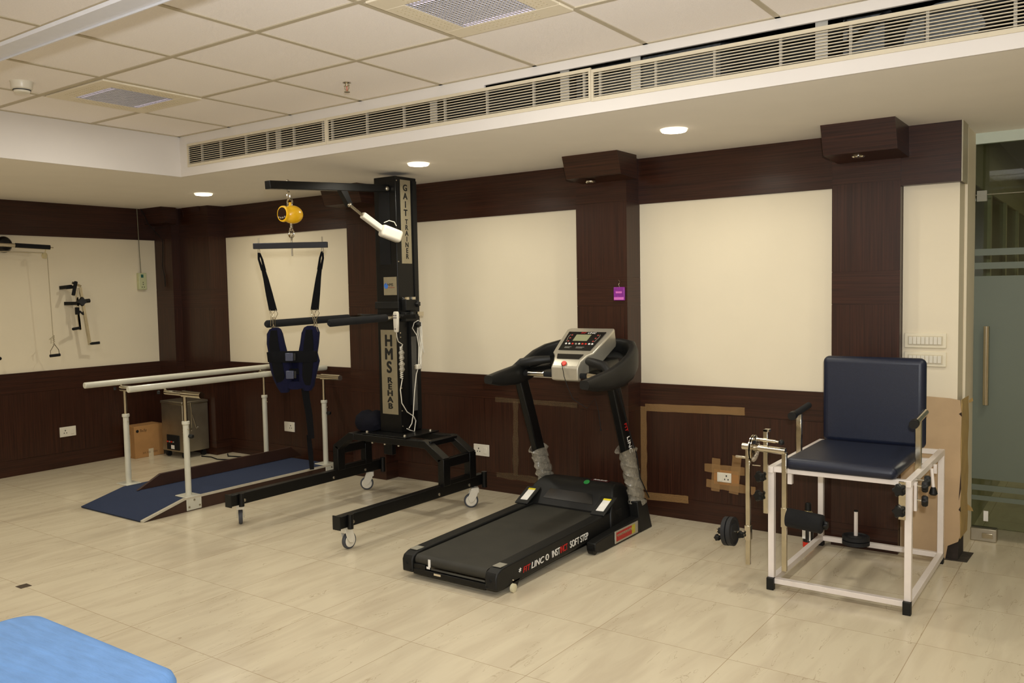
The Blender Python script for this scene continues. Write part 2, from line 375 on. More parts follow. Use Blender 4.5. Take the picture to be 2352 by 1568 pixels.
# glass partition and door
dr = struct(MB().box(-0.70, XR, 5.585, 5.625, 2.285, H0).build('door_1', mat('door_rail', (196, 204, 186), 0.4, noise=0.02)))
MB().box(-0.70, XR, 5.60, 5.610, 0.075, 2.285).build('glass_pane', GLASS, dr)
fm = MB()
for z0, z1 in ((0.36, 1.535), (1.575, 1.612), (1.652, 1.69), (0.293, 0.326), (0.235, 0.262)): fm.box(-0.70, XR, 5.596, 5.5995, z0, z1)
fm.build('frosted_film', FROST, dr)
MB().box(-0.69, -0.64, 5.58, 5.63, 1.96, 2.02).build('patch_fitting', mat('clear_acrylic', (190, 186, 172), 0.15, alpha=0.6), dr)
MB().box(-0.70, XR, 5.594, 5.616, 1.995, 2.0).build('glass_joint', mat('joint', (120, 112, 76), 0.4), dr)
h = MB(); h.tube([(-0.628, 5.545, 0.80), (-0.628, 5.545, 1.25)], 0.016, 16); h.cyl((-0.628, 5.545, 0.86), (-0.628, 5.60, 0.86), 0.008); h.cyl((-0.628, 5.545, 1.19), (-0.628, 5.60, 1.19), 0.008)
hh = h.build('door_handle', CHROME, dr)
MB().box(-0.70, -0.565, 5.57, 5.64, 0.0, 0.075).build('floor_patch', STEEL, dr, bevel=0.004)
MB().box(-0.64, -0.585, 5.566, 5.57, 0.02, 0.05).build('lock_plate', CHROME, dr, bevel=0.003)
MB().box(-0.636, -0.612, 5.594, 5.596, 0.115, 0.175).build('sticker', WINK, dr)

# ================================================================== CEILING FITTINGS
def fixture(x, y, label):
    t = thing('ceiling_light', label, 'ceiling light', (x, y, HC-0.012), 'square louvred ceiling lights')
    a, b = 0.29, 0.185
    f = MB(); z0, z1 = HC-0.014, HC-0.004
    f.box(x-a, x+a, y-a, y-b, z0, z1); f.box(x-a, x+a, y+b, y+a, z0, z1); f.box(x-a, x-b, y-b, y+b, z0, z1); f.box(x+b, x+a, y-b, y+b, z0, z1)
    f.build('frame', mat('fixture_frame', (228, 216, 192), 0.5, noise=0.02), t, bevel=0.002)
    for sg in (-1, 1):
        for ax in (0, 1):
            s = MB()
            for k in range(3):
                o = 0.205+0.024*k
                for j in range(15):
                    c = -0.15+0.02143*j
                    if ax: s.box(x+c-0.004, x+c+0.004, y+sg*o-0.003, y+sg*o+0.003, z0-0.0006, z0+0.001)
                    else: s.box(x+sg*o-0.003, x+sg*o+0.003, y+c-0.004, y+c+0.004, z0-0.0006, z0+0.001)
            s.build('air_slots', mat('slot_shadow', (196, 182, 150), 0.7), t)
    g = MB(); n = 20
    for k in range(n+1):
        c = -b+2*b*k/n
        g.box(x+c-0.0030, x+c+0.0030, y-b, y+b, z0+0.001, z1-0.001); g.box(x-b, x+b, y+c-0.0030, y+c+0.0030, z0+0.001, z1-0.001)
    g.build('louvre', mat('louvre_silver', (225, 222, 228), 0.3, 0.6, noise=0.05), t)
    MB().box(x-b, x+b, y-b, y+b, HC-0.003, HC-0.0005).build('reflector', mat('reflector', (70, 70, 78), 0.3, 0.6, noise=0.7, nscale=45, emit=(0.55, 0.5, 0.62), estr=0.05), t)
    for sg in (-1, 1): MB().box(x-b+0.02, x+b-0.02, y+sg*0.165-0.008, y+sg*0.165+0.008, HC-0.006, HC-0.0035).build('lamp_tube', TUBE_E, t)
    return t
fixture(*FIX[0], 'square louvred ceiling light at left, beside the round smoke detector')
fixture(*FIX[1], 'square louvred ceiling light cut by the top edge of the photo')
d0 = None
for (x, y), lb in zip(DOWN, ('round glowing downlight nearest the left corner column', 'round glowing downlight just above the lettered black post', 'round glowing downlight furthest right, over the widest white wall panel')):
    if d0 is None:
        d0 = thing('downlight', lb, 'downlight', (x, y, H0), 'round recessed downlights in the soffit')
        MB().lathe([(0.066, -0.012), (0.07, -0.010), (0.074, 0.0), (0.06, 0.0)], (x, y, H0), n=32).build('trim_ring', mat('lamp_ring', (240, 230, 210), 0.4, emit=(1, 0.85, 0.62), estr=1.2), d0)
        MB().lathe([(0.064, -0.014), (0.064, -0.012)], (x, y, H0), n=32).build('lens', PINST, d0)
    else:
        c = copy_tree(d0); c.location = (x, y, H0); c['label'] = lb
for (x, y), lb in zip([(-2.79, 4.83), (-1.17, 4.88)], ('small spotlight under the cap of the middle wooden pilaster', 'small spotlight under the cap of the right wooden pilaster')):
    tag(MB().lathe([(0.028, 0.0), (0.034, 0.006), (0.034, 0.012)], (x, y, 2.178)).build('spotlight', CHROME), lb, 'spotlight', 'small spotlights under the pilaster caps')
sd = thing('smoke_detector', 'round white smoke detector on the tiled ceiling at far left', 'smoke detector', (-4.66, 2.23, HC))
MB().lathe([(0.02, -0.058), (0.036, -0.055), (0.042, -0.04), (0.05, -0.036), (0.052, -0.006), (0.056, 0)], (-4.66, 2.23, HC), n=32).build('housing', PLW, sd)
MB().lathe([(0.0415, -0.046), (0.0425, -0.041)], (-4.66, 2.23, HC), n=32).build('vent_slot', PLWOFF, sd)
sp_ = thing('fire_sprinkler', 'small chrome fire sprinkler hanging from a ceiling tile', 'sprinkler', (-3.392, 3.30, HC))
b = MB(); b.lathe([(0.022, 0), (0.022, -0.004), (0.01, -0.008), (0.008, -0.02)], (-3.392, 3.30, HC)); b.build('escutcheon', CHROME, sp_)
b = MB(); b.tube([(-3.404, 3.30, HC-0.018), (-3.408, 3.30, HC-0.03), (-3.394, 3.30, HC-0.048)], 0.0028, 6); b.tube([(-3.38, 3.30, HC-0.018), (-3.376, 3.30, HC-0.03), (-3.39, 3.30, HC-0.048)], 0.0028, 6); b.cyl((-3.41, 3.3, HC-0.018), (-3.374, 3.3, HC-0.018), 0.004); b.build('yoke', CHROME, sp_)
MB().lathe([(0.016, -0.052), (0.016, -0.049)], (-3.392, 3.30, HC)).build('deflector', CHROME, sp_)
MB().cyl((-3.392, 3.3, HC-0.045), (-3.392, 3.3, HC-0.02), 0.0016).build('bulb', RED, sp_)

# linear air grilles in the upstand
def grille(x0, x1, muls, z0, z1, label):
    t = thing('air_grille', label, 'air grille', ((x0+x1)/2, YB, z0), 'linear air grilles in the ceiling upstand')
    f = MB(); y0, y1 = YB-0.006, YB+0.004
    f.box(x0, x1, y0, y1, z0, z0+0.018); f.box(x0, x1, y0, y1, z1-0.016, z1); f.box(x0, x0+0.012, y0, y1, z0+0.0182, z1-0.0162); f.box(x1-0.012, x1, y0, y1, z0+0.0182, z1-0.0162)
    f.build('frame', ALU, t)
    n = 9; l = MB()
    for k in range(n):
        z = z0+0.018+(z1-z0-0.034)*(k+0.5)/n
        l.bar((x0+0.012, YB+0.002, z), (x1-0.012, YB+0.002, z), 0.010, 0.0035)
    l.build('louvres', ALU, t)
    for x in muls: MB().box(x-0.006, x+0.006, YB+0.003, YB+0.016, z0+0.016, z1-0.014).build('mullion', mat('mullion', (150, 144, 132), 0.5), t)
grille(-5.35, -3.945, [-5.196, -4.988, -4.72, -4.504, -4.249, -3.984], 2.405, 2.563, 'long slatted air grille above the far left of the room')
grille(-3.943, -2.105, [-3.904, -3.612, -3.322, -3.023, -2.736, -2.442, -2.148], 2.405, 2.563, 'long slatted air grille in the middle of the ceiling upstand')
grille(-2.103, 0.30, [-2.059, -1.767, -1.484, -1.192, -0.91, -0.628, -0.337, -0.05], 2.402, 2.553, 'long slatted air grille at right with a dark gap above it')
# ducts and pipes behind
tag(MB().box(-2.42, -2.0, 4.05, 4.5, 2.4, 2.8).build('air_duct', DUCT), 'grey galvanised duct behind the middle ceiling grille', 'duct')
tag(MB().box(-1.95, -1.55, 3.9, 4.3, 2.4, 2.75).build('air_duct', DUCT), 'grey duct section seen through the right ceiling grille, left of the others', 'duct')
tag(MB().cyl((-0.62, 4.0, 2.5), (-0.62, 4.5, 2.5), 0.14, n=28).cyl((-0.62, 4.0, 2.5), (-0.62, 3.98, 2.5), 0.155, n=28).build('round_duct', DUCT), 'round grey duct mouth behind the right end of the ceiling grille', 'duct')
tag(MB().box(-1.02, -0.85, 3.98, 4.2, 2.4, 2.7).build('air_duct', DUCT), 'grey duct box beside the round duct behind the right grille', 'duct')
for k, (x, lb) in enumerate(((-3.12, 'metal hanger strap behind the middle grille, nearest the lettered post'), (-2.27, 'metal hanger strap behind the middle grille at its right end'), (-1.88, 'metal hanger strap behind the right grille, leftmost'), (-1.03, 'metal hanger strap behind the right grille, near the round duct'), (-4.42, 'metal hanger strap behind the left grille'))):
    tag(MB().box(x-0.025, x+0.025, 3.685, 3.69, 2.385, 2.625).build('hanger_strap', mat('zinc_strap', (190, 186, 176), 0.4, 0.4)), lb, 'strap', 'zinc straps behind the ceiling grilles')
for pts, lb in (([(-1.35, 3.78, 2.40), (-1.15, 3.85, 2.47), (-0.98, 3.9, 2.62)], 'black insulated pipe behind the right grille, lower one'), ([(-1.28, 3.74, 2.39), (-1.05, 3.8, 2.45), (-0.80, 3.85, 2.62)], 'black insulated pipe behind the right grille, upper one'), ([(-0.52, 3.74, 2.40), (-0.42, 3.76, 2.47), (-0.30, 3.8, 2.55)], 'black insulated pipe behind the right end of the grille')):
    tag(MB().tube(pts, 0.014).build('insulated_pipe', MATTEB), lb, 'pipe', 'black pipes behind the right grille')

# ================================================================== WALL FITTINGS
def socket(loc, axis, w, h_, label, switch=True, mir=False, body=PLW):
    """axis 'y' = on the back wall facing -Y, 'x' = on the left wall facing +X"""
    x, y, z = loc
    t = thing('wall_socket', label, 'socket', loc)
    if axis == 'y': M = Matrix.Translation(loc)
    else: M = Matrix.Translation(loc) @ Matrix.Rotation(math.radians(90), 4, 'Z')
    MB().box(-w/2, w/2, -0.010, 0.0, -h_/2, h_/2, 0, M).build('cover_plate', body, t, bevel=0.003)
    sgn = 1 if mir else -1
    cx = sgn*w*0.17 if switch else 0.02
    b_ = MB()
    for dx, dz, r in ((0, 0.012, 0.0055), (-0.011, -0.010, 0.0045), (0.011, -0.010, 0.0045)):
        b_.box(cx+dx-r*0.7, cx+dx+r*0.7, -0.0112, -0.0095, dz-r, dz+r, 0, M)
    b_.build('pin_holes', PLWOFF, t)
    if switch: MB().box(-sgn*w*0.26-0.014, -sgn*w*0.26+0.014, -0.014, -0.009, -0.024, 0.024, 0, M).build('rocker_switch', PLW, t, bevel=0.002)
    return t
socket((-6.115, Y0, 0.312), 'y', 0.135, 0.088, 'white wall socket behind the parallel bars', switch=False)
socket((-3.935, Y0, 0.302), 'y', 0.145, 0.088, 'white switched socket between the gait trainer and the treadmill')
s3 = socket((-2.014, Y0-0.012, 0.309), 'y', 0.092, 0.060, 'white switched socket framed by brown tape on the dark wainscot', mir=True)
tag(MB().box(-2.085, -1.925, Y0-0.012, Y0, 0.262, 0.352).build('mounting_board', ORANGE), 'orange brown backing board around the taped wall socket', 'board')
socket((XL+0.015, 3.92, 0.317), 'x', 0.145, 0.088, 'white switched socket low on the left wall')
def switchboard(x0, x1, z0, z1, n, label):
    t = thing('switch_panel', label, 'switch panel', ((x0+x1)/2, Y0, z0))
    MB().box(x0, x1, Y0-0.012, Y0, z0, z1).build('cover_plate', mat('switch_plate', (226, 216, 190), 0.4, noise=0.02), t, bevel=0.003)
    MB().box(x0+0.018, x1-0.018, Y0-0.016, Y0-0.011, z0+0.016, z1-0.016).build('inner_frame', mat('switch_gap', (200, 188, 160), 0.5), t)
    w = (x1-x0-0.044)/n
    for k in range(n):
        MB().box(x0+0.022+w*k+0.0012, x0+0.022+w*(k+1)-0.0012, Y0-0.020, Y0-0.014, z0+0.02, z1-0.02).build('switch_rocker', PLW, t, bevel=0.0015)
switchboard(-0.977, -0.768, 1.149, 1.230, 8, 'row of eight white switches, the upper panel on the white wall strip')
switchboard(-0.977, -0.768, 1.048, 1.128, 8, 'row of eight white switches, the lower panel partly behind the blue backrest')
# tape strips on the wainscot
def strip(a, b, w, m, label, wav=0.0, y=Y0-0.0006, group='strips of packing tape on the wainscot'):
    (x0, z0), (x1, z1) = a, b; n = 14; d = Vector((x1-x0, 0, z1-z0)); nr = Vector((-d.z, 0, d.x)).normalized(); bm_ = MB()
    rr = []
    for k in range(n+1):
        p = Vector((x0, y, z0))+d*k/n
        dw = w*(1+random.uniform(-wav, wav))/2; dy = -abs(random.gauss(0, 0.0006))-0.0008
        rr.append([p+nr*dw+Vector((0, dy, 0)), p-nr*dw+Vector((0, dy, 0))])
    bm_.rings(rr, closed=False)
    return tag(bm_.build('tape_strip', m), label, 'tape', group)
strip((-2.565, 0.715), (-1.887, 0.732), 0.050, TAPE, 'long brown tape strip along the top of the wainscot below the right white panel', 0.05)
strip((-2.578, 0.72), (-2.578, 0.16), 0.045, TAPE, 'tall upright brown tape strip beside the middle pilaster', 0.15)
strip((-2.594, 0.122), (-2.262, 0.134), 0.050, TAPE, 'short brown tape strip low on the wall right of the treadmill', 0.05, Y0-0.003)
strip((-3.80, 0.695), (-3.089, 0.695), 0.034, CLTAPE, 'clear shiny tape strip high on the wainscot behind the treadmill', 0.15)
strip((-3.612, 0.69), (-3.625, 0.14), 0.048, CLTAPE, 'upright clear tape strip behind the left treadmill upright', 0.25, Y0-0.003)
strip((-3.80, 0.130), (-3.40, 0.128), 0.044, CLTAPE, 'clear tape strip low on the wainscot left of the treadmill', 0.2)
YT = Y0-0.0145
strip((-2.145, 0.360), (-1.882, 0.360), 0.052, TAPE, 'brown tape strip across the top of the taped wall socket', 0.06, YT, 'tape framing the wall socket')
strip((-2.133, 0.262), (-1.815, 0.246), 0.052, TAPE, 'brown tape strip across the bottom of the taped wall socket', 0.06, YT, 'tape framing the wall socket')
strip((-2.075, 0.215), (-2.068, 0.425), 0.055, TAPE, 'upright brown tape strip on the left of the taped wall socket', 0.06, YT+0.002, 'tape framing the wall socket')
strip((-1.955, 0.212), (-1.932, 0.452), 0.060, TAPE, 'upright brown tape strip on the right of the taped wall socket', 0.06, YT+0.002, 'tape framing the wall socket')
# purple packet hanging from a hook on the middle pilaster
t = thing('hanging_packet', 'small purple packet hanging from a hook on the middle pilaster', 'packet', (-2.652, 4.95, 1.42))
MB().box(-2.693, -2.613, 4.935, 4.948, 1.425, 1.512).build('packet', PURP, t, bevel=0.004)
MB().box(-2.688, -2.618, 4.9335, 4.935, 1.43, 1.447).box(-2.675, -2.631, 4.9335, 4.935, 1.472, 1.484).build('print', PURP2, t)
MB().tube([(-2.652, 4.941, 1.512), (-2.655, 4.938, 1.53), (-2.645, 4.935, 1.545), (-2.655, 4.94, 1.556), (-2.664, 4.947, 1.55)], 0.0022, 6).build('hook', CHROME, t)
# extension board and its cables on the left wall
t = thing('extension_board', 'pale extension board hanging by its cable at the corner of the left wall', 'extension board', (XL+0.03, 4.69, 1.58))
MB().box(XL+0.001, XL+0.045, 4.655, 4.735, 1.575, 1.735).build('case', mat('pale_green_plastic', (192, 194, 152), 0.4), t, bevel=0.005)
MB().box(XL+0.045, XL+0.0465, 4.675, 4.70, 1.69, 1.72).build('display', mat('teal_display', (30, 90, 80), 0.3), t)
b = MB()
for a_, c_ in ((4.684, 1.60), (4.706, 1.60), (4.695, 1.625), (4.695, 1.645)): b.box(XL+0.045, XL+0.0465, a_-0.004, a_+0.004, c_-0.004, c_+0.004)
b.build('pin_holes', PLWOFF, t)
MB().tube([(XL+0.025, 4.69, 1.735), (XL+0.022, 4.685, 1.9), (XL+0.024, 4.68, 2.1), (XL+0.018, 4.68, H0)], 0.004, 6).build('cable', mat('grey_cable', (120, 116, 96), 0.6), t)
tag(MB().tube([(XL+0.05, 4.70, H0), (XL+0.10, 4.74, 2.2), (XL+0.15, 4.85, 2.05), (XL+0.15, 4.85, 1.95), (XL+0.13, 4.85, 1.8), (XL+0.16, 4.85, 1.70), (XL+0.165, 4.85, 1.60)], 0.0035, 6).build('loose_cable', MATTEB), 'thin dark cable dangling down the corner column', 'cable')

# wall pulley set
t = thing('shoulder_pulley', 'black and chrome shoulder pulley with a corded handle on the left wall', 'pulley', (XL+0.1, 3.5, 1.9))
MB().lathe([(0.045, 0), (0.062, 0.02), (0.068, 0.06), (0.05, 0.095), (0.02, 0.105)], (XL+0.001, 3.545, 1.965), (1, 0, 0)).build('mount', BLACK, t)
MB().cyl((XL+0.06, 3.30, 1.968), (XL+0.14, 3.64, 1.955), 0.016).build('arm_tube', CHROME, t)
MB().cyl((XL+0.135, 3.60, 1.957), (XL+0.19, 3.86, 1.945), 0.019).build('grip', FOAM, t)
MB().tube([(XL+0.19, 3.86, 1.945), (XL+0.195, 3.885, 1.943)], 0.004, 6).build('bolt', CHROME, t)
MB().lathe([(0.02, -0.008), (0.026, -0.007), (0.022, 0), (0.026, 0.007), (0.02, 0.008)], (XL+0.18, 3.815, 1.875), (1, 0.3, 0)).tube([(XL+0.185, 3.83, 1.94), (XL+0.18, 3.82, 1.90), (XL+0.18, 3.812, 1.873)], 0.004, 6).build('pulley_wheel', mat('clear_pulley', (196, 182, 140), 0.3), t)
MB().lathe([(0.02, -0.008), (0.026, -0.007), (0.022, 0), (0.026, 0.007), (0.02, 0.008)], (XL+0.10, 3.42, 1.885), (1, 0.3, 0)).build('pulley_wheel', mat('clear_pulley', (196, 182, 140), 0.3), t)
MB().tube([(XL+0.10, 3.40, 1.905), (XL+0.15, 3.6, 1.902), (XL+0.18, 3.80, 1.898), (XL+0.18, 3.832, 1.885), (XL+0.18, 3.838, 1.86), (XL+0.17, 3.85, 1.5), (XL+0.16, 3.862, 1.195), (XL+0.16, 3.866, 1.14)], 0.0036, 7).build('rope', ROPE, t)
b = MB(); b.tube([(XL+0.16, 3.866, 1.19), (XL+0.17, 3.85, 1.175), (XL+0.17, 3.825, 1.155), (XL+0.16, 3.85, 1.17)], 0.004, 6); b.tube([(XL+0.17, 3.84, 1.165), (XL+0.17, 3.838, 1.12)], 0.004, 6)
for k in range(5): b.tube([(XL+0.16+0.006*math.cos(a), 3.866+0.007*math.sin(a), 1.185-0.016*k-0.002*a) for a in [i*math.pi/4 for i in range(9)]], 0.003, 5)
b.build('knot', ROPE, t)
hd = MB().tube([(XL+0.16, 3.835, 1.013), (XL+0.16, 3.833, 1.055), (XL+0.16, 3.866, 1.105), (XL+0.16, 3.872, 1.11), (XL+0.16, 3.905, 1.06), (XL+0.16, 3.908, 1.013)], 0.003, 6).build('handle_wire', CHROME, t)
MB().cyl((XL+0.16, 3.828, 1.013), (XL+0.16, 3.914, 1.017), 0.0125).build('handle_grip', FOAM, hd)
MB().tube([(XL+0.06, 3.36, 1.9), (XL+0.08, 3.33, 1.3), (XL+0.12, 3.41, 1.16), (XL+0.14, 3.43, 1.03)], 0.0034, 6).build('rope', mat('pink_rope', (170, 120, 130), 0.8), t)
MB().sphere((XL+0.14, 3.43, 1.02), 0.014).build('handle_end', MATTEB, t)
t.location.y -= 0.10

# forearm exerciser on the left wall
t = thing('wrist_exerciser', 'wall mounted crank exerciser with black knobs and steel bars', 'exerciser', (XL, 4.0, 1.1))
X1 = XL+0.13
MB().bar((XL, 3.985, 1.60), (X1-0.02, 4.02, 1.61), 0.03, 0.03).bar((XL, 4.02, 1.46), (X1, 4.07, 1.46), 0.03, 0.03).build('wall_bracket', BLACK, t)
MB().bar((X1, 4.09, 1.60), (X1, 4.155, 1.085), 0.022, 0.022, (1, 0, 0)).build('crank_arm', NICKEL, t)
MB().cyl((X1-0.02, 4.055, 1.61), (X1-0.02, 4.065, 1.50), 0.0075).bar((X1-0.02, 4.065, 1.60), (X1-0.02, 4.08, 1.22), 0.02, 0.014, (1, 0, 0)).build('upright_bar', CHROME, t)
MB().bar((X1-0.02, 4.03, 1.645), (X1, 4.10, 1.61), 0.012, 0.02).build('top_link', NICKEL, t)
MB().cyl((X1+0.02, 4.045, 1.65), (X1+0.05, 4.00, 1.535), 0.015).build('handle_grip', FOAM, t)
MB().cyl((X1-0.03, 3.98, 1.60), (X1-0.02, 4.04, 1.605), 0.014).build('side_grip', FOAM, t)
b = MB()
def knobmb(b, c, ax, r, th, lobes=5):
    a = Vector(ax).normalized(); tt = Vector((0, 0, 1)) if abs(a.z) < 0.9 else Vector((1, 0, 0)); u = a.cross(tt).normalized(); w = a.cross(u); c = Vector(c); n = lobes*8; R = []
    for h_, f in ((0, 0.75), (0.2, 0.97), (0.7, 1.0), (1.0, 0.8)):
        R.append([c+a*th*h_+r*f*(0.86+0.14*math.cos(lobes*2*math.pi*k/n))*(math.cos(2*math.pi*k/n)*u+math.sin(2*math.pi*k/n)*w) for k in range(n)])
    return b.rings(R)
knobmb(MB(), (X1-0.005, 4.10, 1.475), (1, -0.3, 0), 0.042, 0.04, 4).build('clamp_knob', BLACKP, t)
MB().cyl((X1+0.01, 4.12, 1.478), (X1+0.01, 4.165, 1.482), 0.018).build('side_knob', BLACKP, t)
MB().box(X1-0.03, X1+0.0, 4.05, 4.075, 1.36, 1.425).bar((X1-0.01, 4.08, 1.39), (X1, 4.11, 1.36), 0.016, 0.016).build('clamp', MATTEB, t)
MB().bar((X1-0.02, 4.07, 1.36), (X1-0.02, 4.085, 1.225), 0.02, 0.014, (1, 0, 0)).build('lower_bar', NICKEL, t)
MB().cyl((X1-0.02, 4.075, 1.24), (X1+0.03, 3.995, 1.235), 0.0125).build('lower_grip', FOAM, t)
MB().cyl((X1, 4.15, 1.095), (X1+0.02, 4.235, 1.10), 0.012).build('crank_handle', FOAM, t)
t.location.y -= 0.055

# ================================================================== CORNER: carton and steel heater
t = thing('cardboard_box', 'brown cardboard box on the floor in the left corner', 'box', (-7.56, 4.57, 0))
MB().box(-7.655, -7.475, 4.43, 4.725, 0, 0.30).build('carton', CARD, t, bevel=0.004)
MB().box(-7.58, -7.55, 4.4285, 4.43, 0.02, 0.22).box(-7.655, -7.61, 4.4285, 4.43, 0.12, 0.20).build('shipping_label', CARDT, t)
MB().box(-7.475, -7.4735, 4.565, 4.615, 0.0, 0.075).build('tape_flap', CARDT, t)
MB().lathe([(0.014, 0), (0.014, 0.001)], (-7.4748, 4.46, 0.255), (1, 0, 0)).build('round_mark', INK, t)
text('lettering', 'BxSy', (-7.474, 4.52, 0.256), (0, 1, 0), (0, 0, 1), 0.035, mat('faded_print', (96, 66, 38), 0.7), t)
text('lettering', '||| |||  ||||', (-7.474, 4.58, 0.045), (0, 1, 0), (0, 0, 1), 0.020, mat('faded_print', (96, 66, 38), 0.7), t, sx=2.2)
t = thing('steel_heater', 'stainless steel hot pack heater cabinet on castors by the corner column', 'heater', (-7.27, 4.78, 0))
HX0, HX1, HY0, HY1 = -7.385, -7.05, 4.655, 4.93
MB().box(HX0, HX1, HY0, HY1, 0.06, 0.505).build('cabinet', STEEL, t, bevel=0.006)
MB().box(HX0-0.006, HX1+0.006, HY0-0.006, HY1, 0.505, 0.53).build('lid', STEEL, t, bevel=0.005)
MB().box(HX0+0.08, HX1-0.06, HY0-0.006, HY0, 0.075, 0.215).build('control_box', MATTEB, t, bevel=0.003)
MB().box(HX0+0.15, HX0+0.20, HY0-0.008, HY0-0.006, 0.085, 0.12).build('control_sticker', WINK, t)
for k in range(4): MB().cyl((HX0+0.10+0.03*k, HY0-0.014, 0.15), (HX0+0.10+0.03*k, HY0-0.006, 0.15), 0.007).build('control_knob', [RED, SILV, RED, SILV][k], t)
MB().tube([(HX1+0.006, 4.74, 0.52), (HX1+0.008, 4.745, 0.43), (HX1+0.008, 4.745, 0.27), (HX1+0.012, 4.735, 0.255), (HX1+0.01, 4.728, 0.28)], 0.0025, 6).tube([(HX1+0.008, 4.745, 0.43), (HX1+0.008, 4.79, 0.28), (HX1+0.01, 4.80, 0.265), (HX1+0.01, 4.806, 0.285)], 0.0025, 6).build('hook_wire', CHROME, t)
for x, y in ((HX0+0.04, HY0+0.04), (HX1-0.04, HY0+0.04), (HX1-0.04, HY1-0.04), (HX0+0.04, HY1-0.04)):
    MB().cyl((x-0.014, y, 0.024), (x+0.014, y, 0.024), 0.024).box(x-0.018, x+0.018, y-0.014, y+0.014, 0.03, 0.061).build('castor', MATTEB, t)
tag(MB().tube([(-7.02, 4.82, 0.006), (-6.9, 4.84, 0.006), (-6.75, 4.80, 0.006), (-6.6, 4.86, 0.006), (-6.5, 4.95, 0.006), (-6.62, 5.0, 0.006), (-6.8, 4.95, 0.006), (-6.9, 5.02, 0.006)], 0.0055, 8).build('floor_cable', MATTEB), 'black cable lying on the floor beside the steel heater', 'cable')

# ================================================================== PARALLEL BARS with ramp platform
t = thing('parallel_bars', 'cream parallel walking bars on a blue carpeted ramp platform', 'parallel bars', (-5.75, 4.1, 0))
PA, PB = -6.08, -5.31
pf = MB().prism([(PA, 3.19, 0.0), (PA, 3.50, 0.085), (PA, 4.90, 0.085), (PA, 5.06, 0.03), (PA, 5.06, 0.0)], (PB-PA, 0, 0)).build('platform', mat('dark_plywood', (58, 36, 26), 0.5, noise=0.2, nscale=6), t)
cp_ = MB().prism([(PA, 3.175, 0.002), (PA, 3.50, 0.0855), (PA, 4.90, 0.0855), (PA, 4.90, 0.093), (PA, 3.498, 0.093), (PA, 3.17, 0.012)], (PB-PA-0.02, 0, 0)).build('carpet', CARPET, t)
ed = MB().prism([(PB-0.02, 3.175, 0.0), (PB-0.02, 3.498, 0.085), (PB-0.02, 5.0, 0.085), (PB-0.02, 5.0, 0.098), (PB-0.02, 3.496, 0.098), (PB-0.02, 3.172, 0.014)], (0.024, 0, 0))
ed.build('edge_strip', mat('cream_strip', (196, 188, 168), 0.5), t)
MB().prism([(-5.87, 3.47, 0.093), (-5.87, 3.66, 0.185), (-5.87, 4.90, 0.185), (-5.87, 5.02, 0.093)], (0.022, 0, 0)).build('divider_board', mat('dark_plywood', (58, 36, 26), 0.5), t, bevel=0.003)
for px in (-6.13, -5.37):
    for py in (3.57, 4.86):
        out = -1 if px < -5.7 else 1
        b = MB(); b.box(px-0.075, px+0.055 if out > 0 else px+0.075, py-0.06, py+0.06, 0.0935, 0.1025)
        if out > 0: b.box(px+0.055, px+0.064, py-0.06, py+0.06, 0.005, 0.1025)
        pp = b.build('base_plate', PCREAM, t, bevel=0.004)
        if out > 0:
            for dy, dz in ((-0.042, 0.03), (0.042, 0.03), (0, 0.075)): MB().cyl((px+0.063, py+dy, dz), (px+0.068, py+dy, dz), 0.007, n=10).build('bolt', STEEL, pp)
        MB().cyl((px, py, 0.10), (px, py, 0.60), 0.021).lathe([(0.021, 0.60), (0.027, 0.607), (0.027, 0.625), (0.021, 0.628)], (px, py, 0)).build('outer_post', PCREAM, t)
        MB().cyl((px, py, 0.60), (px, py, 0.815), 0.0145).build('inner_post', CHROME, t)
        MB().cyl((px, py, 0.57), (px+0.045, py, 0.57), 0.004, n=8).build('height_pin', CHROME, t)
        knobmb(MB(), (px+0.02*out, py+0.01, 0.52), (out, 0.2, 0), 0.016, 0.035).build('clamp_knob', BLACKP, t)
        ch = MB()
        for k in range(9): ch.tube([(px-0.024+0.004*math.cos(a), py-0.008+0.002*(k % 2), 0.575-0.011*k+0.007*math.sin(a)) for a in [i*math.pi/3 for i in range(7)]], 0.0014, 5)
        ch.build('safety_chain', CHROME, t)
        xr = -6.17 if out < 0 else -5.60
        a0, a1 = (min(px, xr)-0.05, max(px, xr)+0.02) if out < 0 else (xr-0.03, px+0.20)
        MB().cyl((px-0.04*1 if out < 0 else px-0.02, py, 0.82), (a1 if out > 0 else px+0.10, py, 0.82), 0.023).build('cross_sleeve', CHROME, t)
        MB().cyl((xr, py, 0.82), (px, py, 0.82), 0.016).cyl((xr, py, 0.815), (xr, py, 0.85), 0.014).build('adjuster_arm', CHROME, t)
        knobmb(MB(), (xr-0.02, py-0.03, 0.82), (-0.5, -1, 0), 0.014, 0.02).build('adjuster_knob', BLACKP, t)
for x, y1 in ((-6.17, 5.04), (-5.60, 5.10)):
    MB().cyl((x, 3.285, 0.868), (x, y1, 0.868), 0.0225, n=24).build('hand_rail', PCREAM, t, bevel=0.004)

